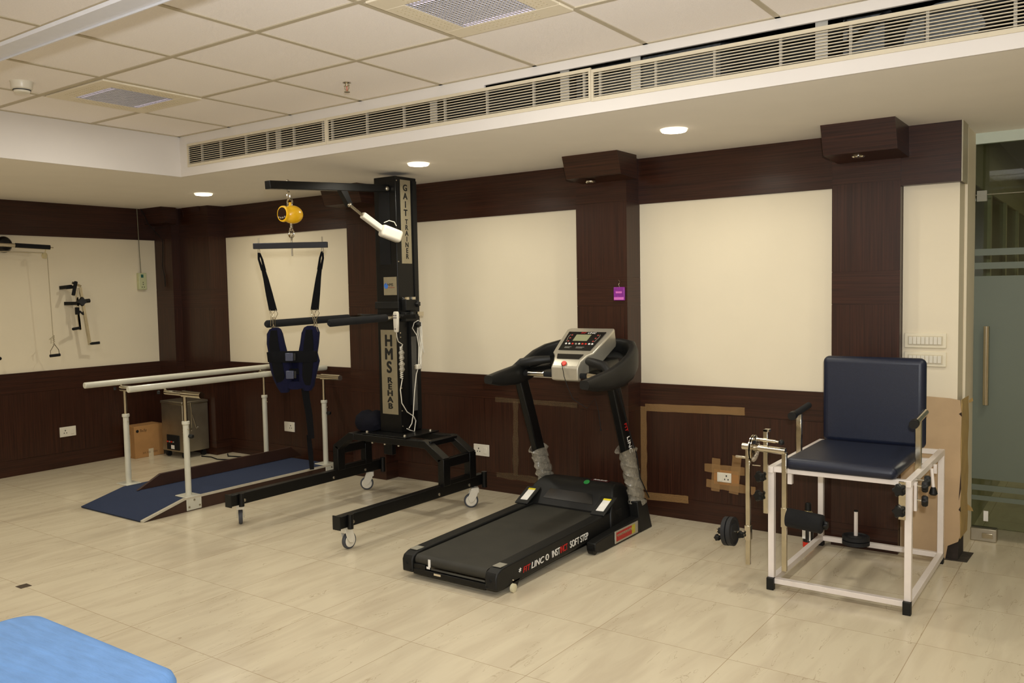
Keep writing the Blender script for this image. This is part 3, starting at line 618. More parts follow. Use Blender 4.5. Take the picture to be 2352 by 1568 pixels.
# ================================================================== GAIT TRAINER
G = thing('gait_trainer', 'tall black gait trainer frame on white castors with GAIT TRAINER on its post', 'gait trainer', (-4.18, 4.1, 0))
def caster(x, y, ang):
    """white swivel castor; ang = rolling direction in degrees from +X"""
    c = MB().lathe([(0.024, 0.135), (0.026, 0.14), (0.026, 0.115), (0.02, 0.112)], (x, y, 0)).build('castor', PLW, G)
    d = Vector((math.cos(math.radians(ang)), math.sin(math.radians(ang)), 0)); s = Vector((-d.y, d.x, 0)); p = Vector((x, y, 0)); w = p-d*0.028+Vector((0, 0, 0.05))
    f = MB()
    for sg in (-1, 1):
        o = s*sg*0.021
        f.prism([p+d*0.026+o+Vector((0, 0, 0.135)), p-d*0.030+o+Vector((0, 0, 0.13)), w-d*0.026+o+Vector((0, 0, 0.02)), w-d*0.008+o-Vector((0, 0, 0.014)), w+d*0.016+o-Vector((0, 0, 0.006)), p+d*0.012+o+Vector((0, 0, 0.085))], s*sg*0.005)
    f.prism([p+d*0.026-s*0.025+Vector((0, 0, 0.14)), p-d*0.03-s*0.025+Vector((0, 0, 0.136)), p-d*0.03-s*0.025+Vector((0, 0, 0.112)), p+d*0.026-s*0.025+Vector((0, 0, 0.105))], s*0.05)
    f.build('fork', PLW, c, bevel=0.003)
    wh = MB().lathe([(0.04, -0.013), (0.046, -0.012), (0.05, -0.006), (0.05, 0.006), (0.046, 0.012), (0.04, 0.013)], w, s, 28).build('wheel', GREYT, c)
    MB().lathe([(0.006, -0.017), (0.036, -0.0155), (0.04, -0.012), (0.04, 0.012), (0.036, 0.0155), (0.006, 0.017)], w, s, 24).build('wheel_hub', PLW, c)
caster(-4.70, 3.50, -37); caster(-3.70, 3.48, -90); caster(-4.68, 4.68, 42); caster(-3.655, 4.665, 45)
for x, ye in ((-4.68, 4.80), (-3.68, 4.78)):
    lg = MB().box(x-0.026, x+0.026, 3.40, ye, 0.145, 0.218).build('base_leg', BLACK, G, bevel=0.003)
    MB().box(x-0.03, x+0.03, 3.393, 3.40, 0.140, 0.222).build('end_cap', BLACKP, lg)
    MB().cyl((x+0.036, 3.47, 0.136), (x+0.036, 3.47, 0.222), 0.018, n=14).cyl((x+0.036, ye-0.02, 0.125), (x+0.036, ye-0.02, 0.235), 0.02, n=14).build('castor_sleeve', BLACK, lg)
    for y in (4.28, 4.60, 3.50): MB().lathe([(0.010, 0), (0.010, 0.005), (0.006, 0.008)], (x+0.026, y, 0.17), (1, 0, 0), 12).build('bolt', STEEL, lg)
for sg, x in ((-1, -4.66), (1, -3.66)):
    b = MB()
    xi = x-sg*0.14
    for y in (4.345, 4.625):
        b.box(x-0.026, x+0.026, y-0.034, y+0.034, 0.215, 0.395)
        b.prism([(x-0.026*sg, y-0.034, 0.37), (x+0.026*sg, y-0.034, 0.40), (xi+0.0*sg, y-0.034, 0.505), (xi-0.05*sg, y-0.034, 0.505), (xi-0.05*sg, y-0.034, 0.455), (xi, y-0.034, 0.455)], (0, 0.068, 0))
    b.box(x-0.022, x+0.022, 4.345, 4.625, 0.335, 0.395); b.box(x-0.022, x+0.022, 4.345, 4.625, 0.215, 0.245)
    b.box(xi-0.03, xi+0.03, 4.345, 4.625, 0.465, 0.5)
    b.build('side_arch', BLACK, G, bevel=0.003)
MB().box(-4.52, -3.80, 4.3125, 4.3775, 0.4565, 0.5025).box(-4.52, -3.80, 4.5925, 4.6575, 0.4565, 0.5025).build('cross_beam', BLACK, G, bevel=0.003)
MB().box(-4.40, -3.98, 4.32, 4.68, 0.504, 0.512).box(-4.26, -4.18, 4.40, 4.44, 0.36, 0.503).build('base_plate', BLACK, G, bevel=0.002)
for x, y in ((-4.37, 4.35), (-4.01, 4.35), (-4.01, 4.62), (-4.37, 4.62)): MB().lathe([(0.011, 0), (0.011, 0.008), (0.007, 0.014)], (x, y, 0.512), n=6).build('bolt', STEEL, G)
for x in (-4.3, -4.18, -4.05): MB().lathe([(0.010, -0.01), (0.010, 0.0)], (x, 4.33, 0.455), n=6).build('bolt', STEEL, G)
PXa, PXb, PYa, PYb = -4.335, -4.13, 4.45, 4.665
post = MB().box(PXa, PXb, PYa, PYb, 0.512, 2.312).build('post', BLACK, G, bevel=0.004)
MB().box(PXa+0.045, PXb-0.06, PYa-0.003, PYa, 1.70, 2.25).build('slot', MATTEB, post)
MB().box(PXb-0.002, PXb+0.008, PYb-0.045, PYb-0.005, 0.52, 2.29).box(PXb-0.002, PXb+0.02, PYa+0.10, PYa+0.155, 0.70, 1.44).build('rear_channel', BLACKP, post)
for z in (2.28, 1.72, 1.22, 1.19, 0.83, 0.67, 0.56): MB().sphere((PXb+0.001, PYa+0.012, z), (0.004, 0.006, 0.006), 8).build('screw', CHROME, post)
for z in (0.80, 0.69, 0.60): MB().sphere((PXb+0.001, PYb-0.08, z), (0.004, 0.006, 0.006), 8).build('screw', CHROME, post)
# nameplates
np_ = MB().box(PXb+0.0005, PXb+0.003, 4.497, 4.60, 1.706, 2.29).build('side_nameplate', PLATE, post)
text('lettering', 'GAIT', (PXb+0.003, 4.549, 0), (0, 1, 0), (0, 0, 1), 0.01, INK, np_)
np_.children[0]
bpy.data.objects.remove(np_.children[0])
def vtext(word, x, y, ztop, step, size, U, m, par, **k):
    o = None
    for i, c in enumerate(word):
        if c == ' ': continue
        P = (x, y, ztop-step*(i+0.5)); oo = text('lettering', c, P, U, (0, 0, 1), size, m, par, **k)
        if o is None: o = oo; base = oo
        else:
            bm = bmesh.new(); bm.from_mesh(base.data); bm.from_mesh(oo.data); bm.to_mesh(base.data); bm.free()
            me = oo.data; bpy.data.objects.remove(oo); bpy.data.meshes.remove(me)
    return o
vtext('GAIT', PXb+0.0032, 4.546, 2.262, 0.058, 0.062, (0, 1, 0), INK, np_, bold=0.035, sx=1.0)
vtext('TRAINER', PXb+0.0032, 4.552, 2.018, 0.0405, 0.048, (0, 1, 0), INK, np_, bold=0.035, sx=0.95)
np2 = MB().box(-4.305, -4.155, PYa-0.003, PYa-0.0005, 0.642, 1.241).build('front_nameplate', PLATE, post)
vtext('HMS', -4.23, PYa-0.0033, 1.208, 0.094, 0.112, (1, 0, 0), INK, np2, bold=0.045, sx=0.92)
vtext('REHAB', -4.228, PYa-0.0033, 0.905, 0.046, 0.055, (1, 0, 0), INK, np2, bold=0.045, sx=1.4)
np3 = MB().box(-4.262, -4.140, PYa-0.003, PYa-0.0005, 1.486, 1.613).build('maker_plate', PLATE, post)
MB().lathe([(0.017, 0), (0.017, 0.001)], (-4.238, PYa-0.003, 1.548), (0, -1, 0)).tube([(-4.236, PYa-0.0045, 1.572), (-4.252, PYa-0.0045, 1.563), (-4.256, PYa-0.0045, 1.548)], 0.0025, 5).build('emblem', BINK, np3)
text('lettering', 'HMS', (-4.199, PYa-0.0033, 1.558), (1, 0, 0), (0, 0, 1), 0.028, INK, np3)
text('lettering', 'Medical Systems', (-4.193, PYa-0.0033, 1.540), (1, 0, 0), (0, 0, 1), 0.011, mat('dull_red_print', (150, 80, 60), 0.5), np3)
# boom arm and actuator
arm = MB().bar((-4.215, 3.42, 2.165), (-4.215, 4.52, 2.235), 0.05, 0.05).build('boom_arm', BLACK, G, bevel=0.003)
MB().lathe([(0.016, 0), (0.016, 0.006), (0.010, 0.012)], (-4.19, 4.43, 2.225), (1, 0, 0), 16).build('pivot_bolt', STEEL, arm)
MB().prism([(-4.235, 4.00, 2.18), (-4.235, 4.06, 2.18), (-4.235, 4.11, 2.085), (-4.235, 4.08, 2.075)], (0.04, 0, 0)).build('bracket', BLACK, arm)
MB().tube([(-4.215, 3.575, 2.205), (-4.215, 3.575, 2.135)], 0.006, 8).sphere((-4.215, 3.575, 2.20), 0.012, 10).build('eye_bolt', STEEL, arm)
ac = MB().cyl((-4.20, 4.08, 2.09), (-4.185, 4.19, 2.022), 0.010).sphere((-4.20, 4.08, 2.09), 0.016).build('actuator_rod', CHROME, G)
AB = MB().bar((-4.186, 4.18, 2.03), (-4.165, 4.36, 1.93), 0.042, 0.042).build('actuator_body', PLW, G, bevel=0.008)
mo = MB().bar((-4.165, 4.33, 1.935), (-4.11, 4.47, 1.885), 0.075, 0.085).build('actuator_motor', PLW, G, bevel=0.02, seg=3)
MB().tube([(-4.16, 4.36, 1.985), (-4.14, 4.39, 2.0), (-4.12, 4.42, 1.99), (-4.12, 4.44, 1.965)], 0.003, 6).build('actuator_cable', CORD, mo)
# handlebars with their clamp
for x, y in ((-4.092, 3.775), (-4.455, 3.575)):
    hb_ = MB().cyl((x, y, 1.318), (x, 4.42, 1.335), 0.0165).build('hand_bar', CHROME, G)
    MB().tube([(x, y-0.012, 1.318), (x, y, 1.318), (x, 4.28, 1.332)], [0.016, 0.0245, 0.0245], 18).build('foam_grip', FOAM, hb_)
MB().bar((-4.49, 4.42, 1.338), (-3.93, 4.42, 1.338), 0.03, 0.03).build('clamp_bar', BLACK, G, bevel=0.002)
MB().box(PXb+0.001, PXb+0.045, PYa+0.03, PYa+0.135, 1.375, 1.455).box(PXa-0.01, PXb+0.012, PYa-0.012, PYa-0.0015, 1.39, 1.44).box(PXb+0.001, PXb+0.05, PYa+0.02, PYa+0.13, 1.30, 1.365).build('clamp_carriage', BLACKP, G, bevel=0.003)
MB().box(PXb+0.03, PXb+0.046, PYa+0.035, PYa+0.065, 1.452, 1.47).box(PXb+0.03, PXb+0.046, PYa+0.095, PYa+0.13, 1.452, 1.47).bar((PXb+0.02, PYa+0.16, 1.35), (PXb+0.02, PYa+0.225, 1.348), 0.03, 0.03).build('carriage_tubes', CHROME, G)
for c_ in ((PXb+0.03, PYb-0.07, 1.42), (PXb+0.045, PYa+0.07, 1.345), (PXb+0.03, PYb-0.07, 1.275)):
    knobmb(MB(), c_, (1, 0.2, 0), 0.024, 0.032, 5).build('clamp_knob', BLACKP, G)
MB().sphere((PXa-0.015, PYa+0.05, 1.42), 0.02).build('clamp_knob', BLACKP, G)
# plastic film running down the post
MB().box(PXb+0.021, PXb+0.024, PYa+0.10, PYa+0.15, 0.66, 1.19).build('plastic_film', mat('thin_film', (150, 146, 136), 0.15, alpha=0.16), G)

# hand control with coiled cord, hanging on the post
R_ = thing('hand_control', 'white push button remote hanging on the lettered black post', 'remote control', (-4.05, 4.34, 1.23))
RX, RY = -4.048, 4.325
RC = MB().prism([(RX+a_, RY, z_) for a_, z_ in ((-0.014, 1.374), (0.014, 1.374), (0.020, 1.362), (0.019, 1.292), (0.015, 1.238), (0.010, 1.231), (-0.010, 1.231), (-0.016, 1.238), (-0.020, 1.292), (-0.020, 1.362))], (0, 0.022, 0))
RC = RC.build('casing', PLW, R_, bevel=0.005, seg=3)
for dx in (-0.008, 0.008):
    for dz in (1.347, 1.331): MB().cyl((RX+dx, RY-0.001, dz), (RX+dx, RY+0.0005, dz), 0.0055, n=14).build('button', mat('dark_button', (70, 60, 70), 0.4), R_)
MB().box(RX-0.006, RX+0.006, RY-0.0008, RY+0.0005, 1.252, 1.258).build('mark', mat('dark_button', (70, 60, 70), 0.4), R_)
MB().tube([(RX-0.012, RY+0.02, 1.352), (RX-0.035, RY+0.02, 1.354), (RX-0.036, RY+0.03, 1.338), (RX-0.02, RY+0.07, 1.333)], 0.004, 6).build('hanging_hook', CHROME, R_)
Xc = -4.095
MB().tube([(RX, RY+0.011, 1.232), (RX-0.006, RY+0.02, 1.20), (-4.08, 4.385, 1.165), (-4.095, 4.445, 1.14), (-4.105, 4.43, 1.113)], 0.0032, 7).build('cord', CORD, R_)
co = MB(); n = 120
co.tube([(Xc-0.008+0.010*math.cos(i*0.9), 4.438-0.00002*i+0.009*math.sin(i*0.9), 1.13-0.0019*i) for i in range(n)], 0.003, 6)
co.build('coiled_cord', CORD, R_)
MB().tube([(Xc-0.004, y, z) for y, z in ((4.437, 0.90), (4.415, 0.825), (4.426, 0.731), (4.477, 0.663), (4.544, 0.623), (4.566, 0.589), (4.548, 0.514), (4.50, 0.53), (4.47, 0.545))], 0.0035, 7).build('cord', CORD, R_)
rb = MB()
for z, r in ((1.065, 0.02), (0.985, 0.022)): rb.lathe([(0.012, -0.035), (r, -0.02), (0.014, 0.0), (r*1.1, 0.018), (0.012, 0.035)], (Xc-0.006, 4.438, z), n=9)
rb.build('plastic_film', WRAP, R_)
# mains lead with plug looped over the knob
Lc = thing('mains_lead', 'white mains cable with three pin plug looped over a knob on the post', 'cable', (-4.08, 4.6, 0.5))
MB().tube([(Xc, y, z) for y, z in ((4.488, 0.545), (4.519, 0.575), (4.536, 0.64), (4.556, 0.794), (4.58, 0.92), (4.60, 0.96))], 0.0035, 7).build('lead', CORD, Lc)
MB().tube([(Xc+0.005, y, z) for y, z in ((4.60, 1.0), (4.615, 1.1), (4.59, 1.197), (4.545, 1.25), (4.565, 1.288), (4.61, 1.303), (4.63, 1.29), (4.64, 1.193), (4.655, 1.098), (4.66, 1.07))], 0.0032, 7).build('lead', CORD, Lc)
for k in range(3): MB().tube([(Xc+0.012+0.004*k, y, z) for y, z in ((4.59+0.012*k, 0.98), (4.60+0.01*k, 1.12), (4.585+0.012*k, 1.2), (4.60+0.008*k, 1.285), (4.625, 1.29), (4.63, 1.2), (4.612+0.008*k, 1.10), (4.605, 0.99))], 0.003, 6).build('lead', CORD, Lc)
MB().box(Xc-0.008, Xc+0.018, 4.575, 4.625, 0.955, 0.99).build('plug', PLW, Lc, bevel=0.006, seg=3)
b = MB()
for dz in (0.962, 0.972, 0.983): b.box(Xc, Xc+0.006, 4.553, 4.576, dz-0.002, dz+0.002)
b.build('plug_pins', CHROME, Lc)

# dark blue folded bag on the frame
bg = MB()
Rr = []
for z, sx_, sy_ in ((0.505, 0.10, 0.07), (0.52, 0.145, 0.10), (0.56, 0.15, 0.105), (0.60, 0.13, 0.09), (0.63, 0.085, 0.06), (0.64, 0.03, 0.02)):
    Rr.append([(-4.465+0.012*math.sin(3*a+z*40)+0.78*sx_*math.copysign(abs(math.cos(a))**0.6, math.cos(a)), 4.50+sy_*math.copysign(abs(math.sin(a))**0.6, math.sin(a)), z+0.012*math.sin(2*a+1)*(z > 0.51)) for a in [2*math.pi*k/28 for k in range(28)]])
bg.rings(Rr); tag(bg.build('harness_bag', mat('dark_navy_cloth', (10, 10, 20), 0.9, spec=0.2, noise=0.25, nscale=25, bump=0.6, bscale=25)), 'dark navy padded strap bundle resting on the trainer crossbeam beside the post', 'bag')

# ------------------------------------------------ load cell
YH = 3.575; XH = -4.195
def torus(mb, c, R, r, ax, n=20, sq=(1, 1), m=7, a0=0, a1=360):
    a = Vector(ax).normalized(); tt = Vector((0, 0, 1)); u = a.cross(tt).normalized(); w = tt; c = Vector(c)
    full = (a1-a0) >= 360
    pts = [c+R*(sq[0]*math.cos(math.radians(a0+(a1-a0)*k/n))*u+sq[1]*math.sin(math.radians(a0+(a1-a0)*k/n))*w) for k in range(n if full else n+1)]
    return mb.tube(pts, r, m, closed=full)
Lq = thing('crane_scale', 'round yellow digital hanging scale under the boom arm', 'hanging scale', (XH, YH, 1.93))
b = MB(); torus(b, (-4.212, YH, 2.112), 0.017, 0.0045, (0, 1, 0), sq=(0.75, 1.5)); torus(b, (-4.20, YH, 2.070), 0.022, 0.006, (0, 1, 0), sq=(1, 1), a0=-35, a1=215); b.cyl((-4.225, YH, 2.050), (-4.172, YH, 2.050), 0.006); b.build('shackle', CHROME, Lq)
sc = MB(); sc.sphere((-4.185, YH+0.004, 1.995), (0.058, 0.070, 0.056), 28); sc.cyl((-4.195, YH, 2.035), (-4.195, YH, 2.07), 0.014, 0.010); sc.build('casing', YEL, Lq)
MB().lathe([(0.050, 0.0), (0.048, 0.012), (0.042, 0.014)], (-4.190, YH-0.058, 1.996), (0, -1, 0), 28).build('bezel', YEL, Lq)
MB().lathe([(0.040, 0.0), (0.039, 0.0155)], (-4.190, YH-0.058, 1.996), (0, -1, 0), 28).build('display', mat('dark_display', (36, 16, 10), 0.15), Lq)
for k in range(4): MB().cyl((-4.217+0.018*k, YH-0.0725, 1.976-0.004*(k in (1, 2))), (-4.217+0.018*k, YH-0.075, 1.976-0.004*(k in (1, 2))), 0.0055, n=12).build('button', SILV, Lq)
b = MB(); b.cyl((XH, YH, 1.945), (XH, YH, 1.915), 0.010); torus(b, (XH, YH, 1.878), 0.022, 0.006, (0, 1, 0), a0=-215, a1=45); b.tube([(XH-0.017, YH, 1.89), (XH-0.004, YH, 1.915)], 0.006, 7); torus(b, (XH, YH, 1.905), 0.011, 0.004, (1, 0, 0)); b.build('hook', CHROME, Lq)

# ------------------------------------------------ spreader bar and harness
HN = thing('body_harness', 'dark blue support harness hanging by black straps from a spreader bar', 'harness', (XH, YH, 0.6))
MB().bar((-4.548, YH, 1.806), (-3.868, YH, 1.806), 0.028, 0.036).build('spreader_bar', mat('dark_bar', (24, 26, 34), 0.35), HN, bevel=0.003)
b = MB(); b.cyl((XH, YH, 1.74), (XH, YH, 1.838), 0.007, n=12); torus(b, (XH, YH, 1.852), 0.013, 0.0045, (1, 0, 0))
for x in (-4.50, -3.915): b.cyl((x, YH, 1.825), (x, YH, 1.856), 0.006, n=8); torus(b, (x, YH, 1.775), 0.012, 0.003, (0, 1, 0), sq=(0.7, 1.4))
b.build('eye_bolts', STEEL, HN)
def ribbon(mb, rows, th=0.004):
    """rows: (centre, half width vector)"""
    R = []
    for c, hw in rows:
        c = Vector(c); hw = Vector(hw); nrm = Vector((0, th/2, 0)); R.append([c-hw-nrm, c+hw-nrm, c+hw+nrm, c-hw+nrm])
    return mb.rings(R)
for sx_, xa, xb in ((-1, -4.50, -4.388), (1, -3.918, -4.005)):
    b = MB()
    for o in (-0.010, 0.010): ribbon(b, [((xa, YH+o*0.6, 1.765), (0.008, 0.003, 0)), ((xa+0.10*(xb-xa)+o, YH+o, 1.725), (0.008, 0.003, 0)), ((xa+0.33*(xb-xa)+o*0.8, YH+o*0.5, 1.655), (0.013, 0, 0))])
    ribbon(b, [((xa+0.30*(xb-xa), YH, 1.665), (0.018, 0, 0)), ((xa+0.5*(xb-xa), YH, 1.60), (0.024, 0, 0)), ((xa+0.75*(xb-xa), YH, 1.50), (0.032, 0, 0)), ((xb, YH, 1.405), (0.037, 0, 0))], 0.006)
    b.build('suspension_strap', WEB, HN)
    for dx in (-0.028, 0.026):
        c = MB(); X = xb+dx
        c.tube([(X, YH-0.004, 1.412), (X+0.014*(1 if dx < 0 else -1)-0.014, YH, 1.385), (X-dx*0.75-0.010, YH-0.01, 1.355), (X-dx*0.75+0.012, YH-0.01, 1.35), (X+0.016, YH, 1.385)], 0.0024, 6, closed=True)
        c.tube([(xb-0.010+dx*0.3, YH-0.01, 1.365), (xb+dx*0.4-0.012*sx_*-1, YH-0.012, 1.31), (xb+dx*0.4+0.012, YH-0.012, 1.305), (xb+0.010+dx*0.3, YH-0.01, 1.365)], 0.0024, 6, closed=True)
        c.tube([(xb+0.008*sx_*-1, YH-0.015, 1.32), (xb+dx*0.9-0.008, YH-0.02, 1.268), (xb+dx*0.9+0.01, YH-0.02, 1.266), (xb+0.006, YH-0.015, 1.32)], 0.0024, 6, closed=True)
        c.build('carabiner', CHROME, HN)
def pad(rows, name, m, th=0.028, yo=0.0, parent=HN):
    mb = MB(); R = []
    for z, x0, x1, bul in rows:
        cx, hw = (x0+x1)/2, (x1-x0)/2; ring = []
        for k in range(20):
            a = 2*math.pi*k/20; ring.append((cx+hw*math.copysign(abs(math.cos(a))**0.55, math.cos(a)), YH+yo-bul+th*math.copysign(abs(math.sin(a))**0.7, math.sin(a)), z))
        R.append(ring)
    mb.rings(R); return mb.build(name, m, parent)
LP = [(1.300, -4.395, -4.350, 0), (1.290, -4.425, -4.325, 0.0), (1.262, -4.448, -4.305, 0.006), (1.20, -4.450, -4.285, 0.01), (1.14, -4.435, -4.262, 0.016), (1.09, -4.432, -4.235, 0.02), (1.04, -4.420, -4.22, 0.02), (0.98, -4.398, -4.215, 0.016), (0.93, -4.372, -4.24, 0.006), (0.895, -4.34, -4.27, 0)]
RP = [(1.308, -4.075, -4.02, 0), (1.298, -4.105, -3.985, 0), (1.265, -4.128, -3.963, 0.006), (1.20, -4.142, -3.972, 0.01), (1.14, -4.16, -3.985, 0.016), (1.09, -4.168, -3.965, 0.02), (1.04, -4.17, -3.985, 0.02), (0.98, -4.165, -4.01, 0.016), (0.93, -4.155, -4.03, 0.006), (0.905, -4.12, -4.06, 0)]
lp = pad(LP, 'side_pad', NAVYF); rp = pad(RP, 'side_pad', NAVYF)
pad([(1.285, -4.405, -4.345, 0.03), (1.20, -4.42, -4.33, 0.04), (1.10, -4.40, -4.30, 0.05), (1.0, -4.38, -4.28, 0.046), (0.95, -4.36, -4.30, 0.03)], 'pad_webbing', WEB, 0.006, parent=lp)
pad([(1.285, -4.08, -4.02, 0.03), (1.20, -4.10, -4.01, 0.04), (1.10, -4.11, -4.01, 0.05), (1.0, -4.12, -4.03, 0.046), (0.94, -4.11, -4.05, 0.03)], 'pad_webbing', WEB, 0.006, parent=rp)
pad([(1.125, -4.38, -4.06, -0.035), (1.10, -4.39, -4.04, -0.04), (1.0, -4.36, -4.07, -0.04), (0.94, -4.30, -4.12, -0.03)], 'back_panel', NAVYF, 0.014)
pad([(1.155, -4.40, -4.0, 0.043), (1.15, -4.44, -3.975, 0.046), (1.09, -4.43, -3.975, 0.05), (1.085, -4.40, -4.0, 0.05)], 'waist_belt', WEB, 0.008)
pad([(1.045, -4.27, -4.13, 0.035), (1.01, -4.27, -4.13, 0.035)], 'lower_belt', WEB, 0.008)
pad([(0.965, -4.30, -4.10, 0.02), (0.93, -4.29, -4.10, 0.02), (0.915, -4.24, -4.16, 0.02)], 'crotch_panel', NAVYF, 0.014)
for z0, z1 in ((1.095, 1.145), (0.985, 1.035)):
    MB().box(-4.262, -4.19, YH-0.068, YH-0.056, z0, z1).build('buckle', mat('grey_buckle', (62, 66, 84), 0.3), HN, bevel=0.004)
    MB().box(-4.188, -4.166, YH-0.068, YH-0.056, z0+0.002, z1-0.002).build('buckle_tongue', BLACKP, HN, bevel=0.003)
b = MB(); ribbon(b, [((-4.12, YH-0.01, 0.95), (0.034, 0, 0)), ((-4.108, YH, 0.85), (0.03, 0.004, 0)), ((-4.09, YH+0.01, 0.74), (0.028, 0.008, 0)), ((-4.078, YH+0.01, 0.60), (0.026, 0.004, 0))], 0.006); b.build('hanging_strap', WEB, HN)
b = MB(); ribbon(b, [((-4.11, YH+0.03, 0.62), (0.018, 0.004, 0)), ((-4.10, YH+0.035, 0.50), (0.02, 0.008, 0)), ((-4.09, YH+0.03, 0.40), (0.018, 0.004, 0))], 0.005); b.build('strap_tail', WEB, HN)

# the harness hangs turned about the eye bolt
def turn(o, M):
    if o.type == 'MESH': o.data.transform(M)
    for c in o.children: turn(c, M)
turn(HN, Matrix.Rotation(math.radians(33), 4, 'Z') @ Matrix.Diagonal((0.68, 1, 1, 1)))

# ================================================================== TREADMILL
TL, TR = -3.085, -2.465
T = thing('treadmill', 'black motorised treadmill with silver console standing before the wainscot', 'treadmill', (-2.775, 4.0, 0))
# side rails with rounded rear ends
for k, (x0, x1) in enumerate(((TL, TL+0.072), (TR-0.072, TR))):
    prof = [(3.302, 0.035), (3.300, 0.100), (3.312, 0.122), (3.345, 0.136), (3.40, 0.142), (4.50, 0.172), (4.60, 0.165), (4.60, 0.075), (3.36, 0.030)]
    sr = MB().prism([(x0, y, z) for y, z in prof], (x1-x0, 0, 0)).build('side_rail', BLACKP, T, bevel=0.008, seg=3)
    MB().box(x0+0.012, x1-0.012, 3.352, 3.412, 0.1405, 0.1435, M=Matrix.Translation((0, 0, 0.0))).build('warning_sticker', mat('grey_label', (150, 146, 132), 0.5), sr)
    MB().lathe([(0.010, 0), (0.008, 0.002)], (x0+0.035, 3.3005, 0.085), (0, -1, 0), 14).build('end_screw', MATTEB, sr)
    MB().lathe([(0.004, 0), (0.004, 0.002)], (x0+0.06*(1-k)+0.01*k, 3.3005, 0.05), (0, -1, 0), 10).build('end_screw', MATTEB, sr)
    if k == 1:
        X = TR+0.0008
        d = Vector((0, 1.10, 0.030)).normalized(); V_ = Vector((0, -d.z, d.y))
        def st(body, y, size, m, sx=1.0, sh=0.25, w=0.0, zz=None):
            z = (0.078+(y-3.45)*0.028) if zz is None else zz
            return text('lettering', body, (X, y, z), d, V_, size, m, sr, sx=sx, weight=w, shear=sh, align='LEFT', bold=0.012)
        st('*', 3.485, 0.05, WINK); st('FIT', 3.525, 0.042, RINK, 1.15); st('LINC', 3.60, 0.046, WINK, 1.15)
        st('INST', 3.80, 0.052, WINK, 0.75, 0.0); st('INCT', 3.884, 0.052, RINK, 0.62, 0.0); st('SOFT STEP', 3.985, 0.054, WINK, 0.78, 0.0)
        MB().lathe([(0.017, 0), (0.017, 0.001)], (TR, 3.755, 0.088), (1, 0, 0), 20).build('round_emblem', WINK, sr)
        MB().box(TR+0.0008, TR+0.0016, 3.749, 3.761, 0.078, 0.098).build('emblem_centre', INK, sr)
        MB().lathe([(0.005, 0), (0.004, 0.003)], (TR, 3.44, 0.055), (1, 0, 0), 10).build('side_screw', CHROME, sr)
# belt with rounded rear roller
bp_ = [(3.352, 0.072)]
for a in range(-90, 91, 15): bp_.append((3.345-0.0-0.028*math.cos(math.radians(a)), 0.100+0.028*math.sin(math.radians(a))))
bp_ = [(4.56, 0.10)] + bp_[1:] + [(4.56, 0.158)]
MB().prism([(TL+0.078, y, z) for y, z in bp_], (TR-TL-0.156, 0, 0)).build('running_belt', BELT, T)
MB().box(TL+0.072, TR-0.072, 3.306, 3.33, 0.030, 0.060).box(TL+0.072, TL+0.15, 3.31, 3.36, 0.035, 0.085).build('rear_bar', BLACK, T, bevel=0.003)
MB().box(-2.87, -2.825, 3.3045, 3.306, 0.045, 0.055).build('rear_sticker', CARDT, T)
MB().box(-2.915, -2.90, 3.3135, 3.316, 0.078, 0.118).box(-2.925, -2.902, 3.312, 3.3135, 0.068, 0.080).build('belt_tag', WINK, T)
MB().box(TL+0.01, TR-0.01, 3.42, 4.62, 0.045, 0.075).build('under_frame', BLACK, T)
for x in (TL+0.02, TR+0.004):
    w_ = MB().prism([(x-0.016, 3.435, 0.05), (x-0.016, 3.50, 0.05), (x-0.016, 3.475, 0.012), (x-0.016, 3.452, 0.012)], (0.012, 0, 0)).build('foot_bracket', BLACK, T)
    MB().lathe([(0.012, -0.009), (0.022, -0.007), (0.022, 0.007), (0.012, 0.009)], (x+0.008, 3.425, 0.022), (1, 0, 0), 20).build('foot_wheel', mat('cream_wheel', (214, 206, 172), 0.4), w_)
# motor cover
mc = MB(); rr = []
def mcx(z): return 0
prof = [(4.44, 0.162, 0.0), (4.47, 0.20, 0.01), (4.52, 0.262, 0.03), (4.56, 0.292, 0.05), (4.61, 0.305, 0.06), (4.70, 0.295, 0.06), (4.78, 0.24, 0.05), (4.80, 0.12, 0.03)]
rr = [[(TL-0.012+ins, y, z), (TL+0.10+ins, y, z+0.004), (TR-0.10-ins, y, z+0.004), (TR+0.012-ins, y, z), (TR+0.012, y, 0.07), (TL-0.012, y, 0.07)] for y, z, ins in prof]
mc.rings(rr); mco = mc.build('motor_cover', BLACKP, T, bevel=0.012, seg=3)
MB().prism([(TL+0.13, 4.466, 0.199), (TR-0.13, 4.466, 0.199), (TR-0.16, 4.508, 0.252), (TL+0.16, 4.508, 0.252)], (0, -0.002, 0.0015)).build('gloss_inset', mat('gloss_black', (16, 16, 15), 0.12, spec=0.8), mco)
for x0, x1 in ((TL+0.0, TL+0.075), (TR-0.075, TR)):
    MB().prism([(x0-0.015, 4.36, 0.165), (x1+0.005, 4.36, 0.168), (x1+0.02, 4.50, 0.245), (x0-0.012, 4.50, 0.24), ], (0, 0, 0.010)).build('side_cowl', BLACKP, mco, bevel=0.004)
    sxx = 0.012 if x0 < -2.8 else -0.012
    MB().prism([(x0+0.012, 4.385, 0.190), (x1-0.012, 4.385, 0.191), (x1-0.012+0.004, 4.478, 0.240), (x0+0.012+0.004, 4.478, 0.238)], (0, 0, 0.002)).build('caution_label', WINK, mco)
    MB().prism([(x0+0.015, 4.468, 0.2365), (x1-0.009, 4.468, 0.2372), (x1-0.008, 4.48, 0.2432), (x0+0.016, 4.48, 0.2422)], (0, 0, 0.002)).build('label_stripe', YST, mco)
MB().lathe([(0.020, 0), (0.019, 0.0015)], (-2.70, 4.575, 0.305), (0, -0.5, 1), 20).build('green_mark', GREEN, mco)
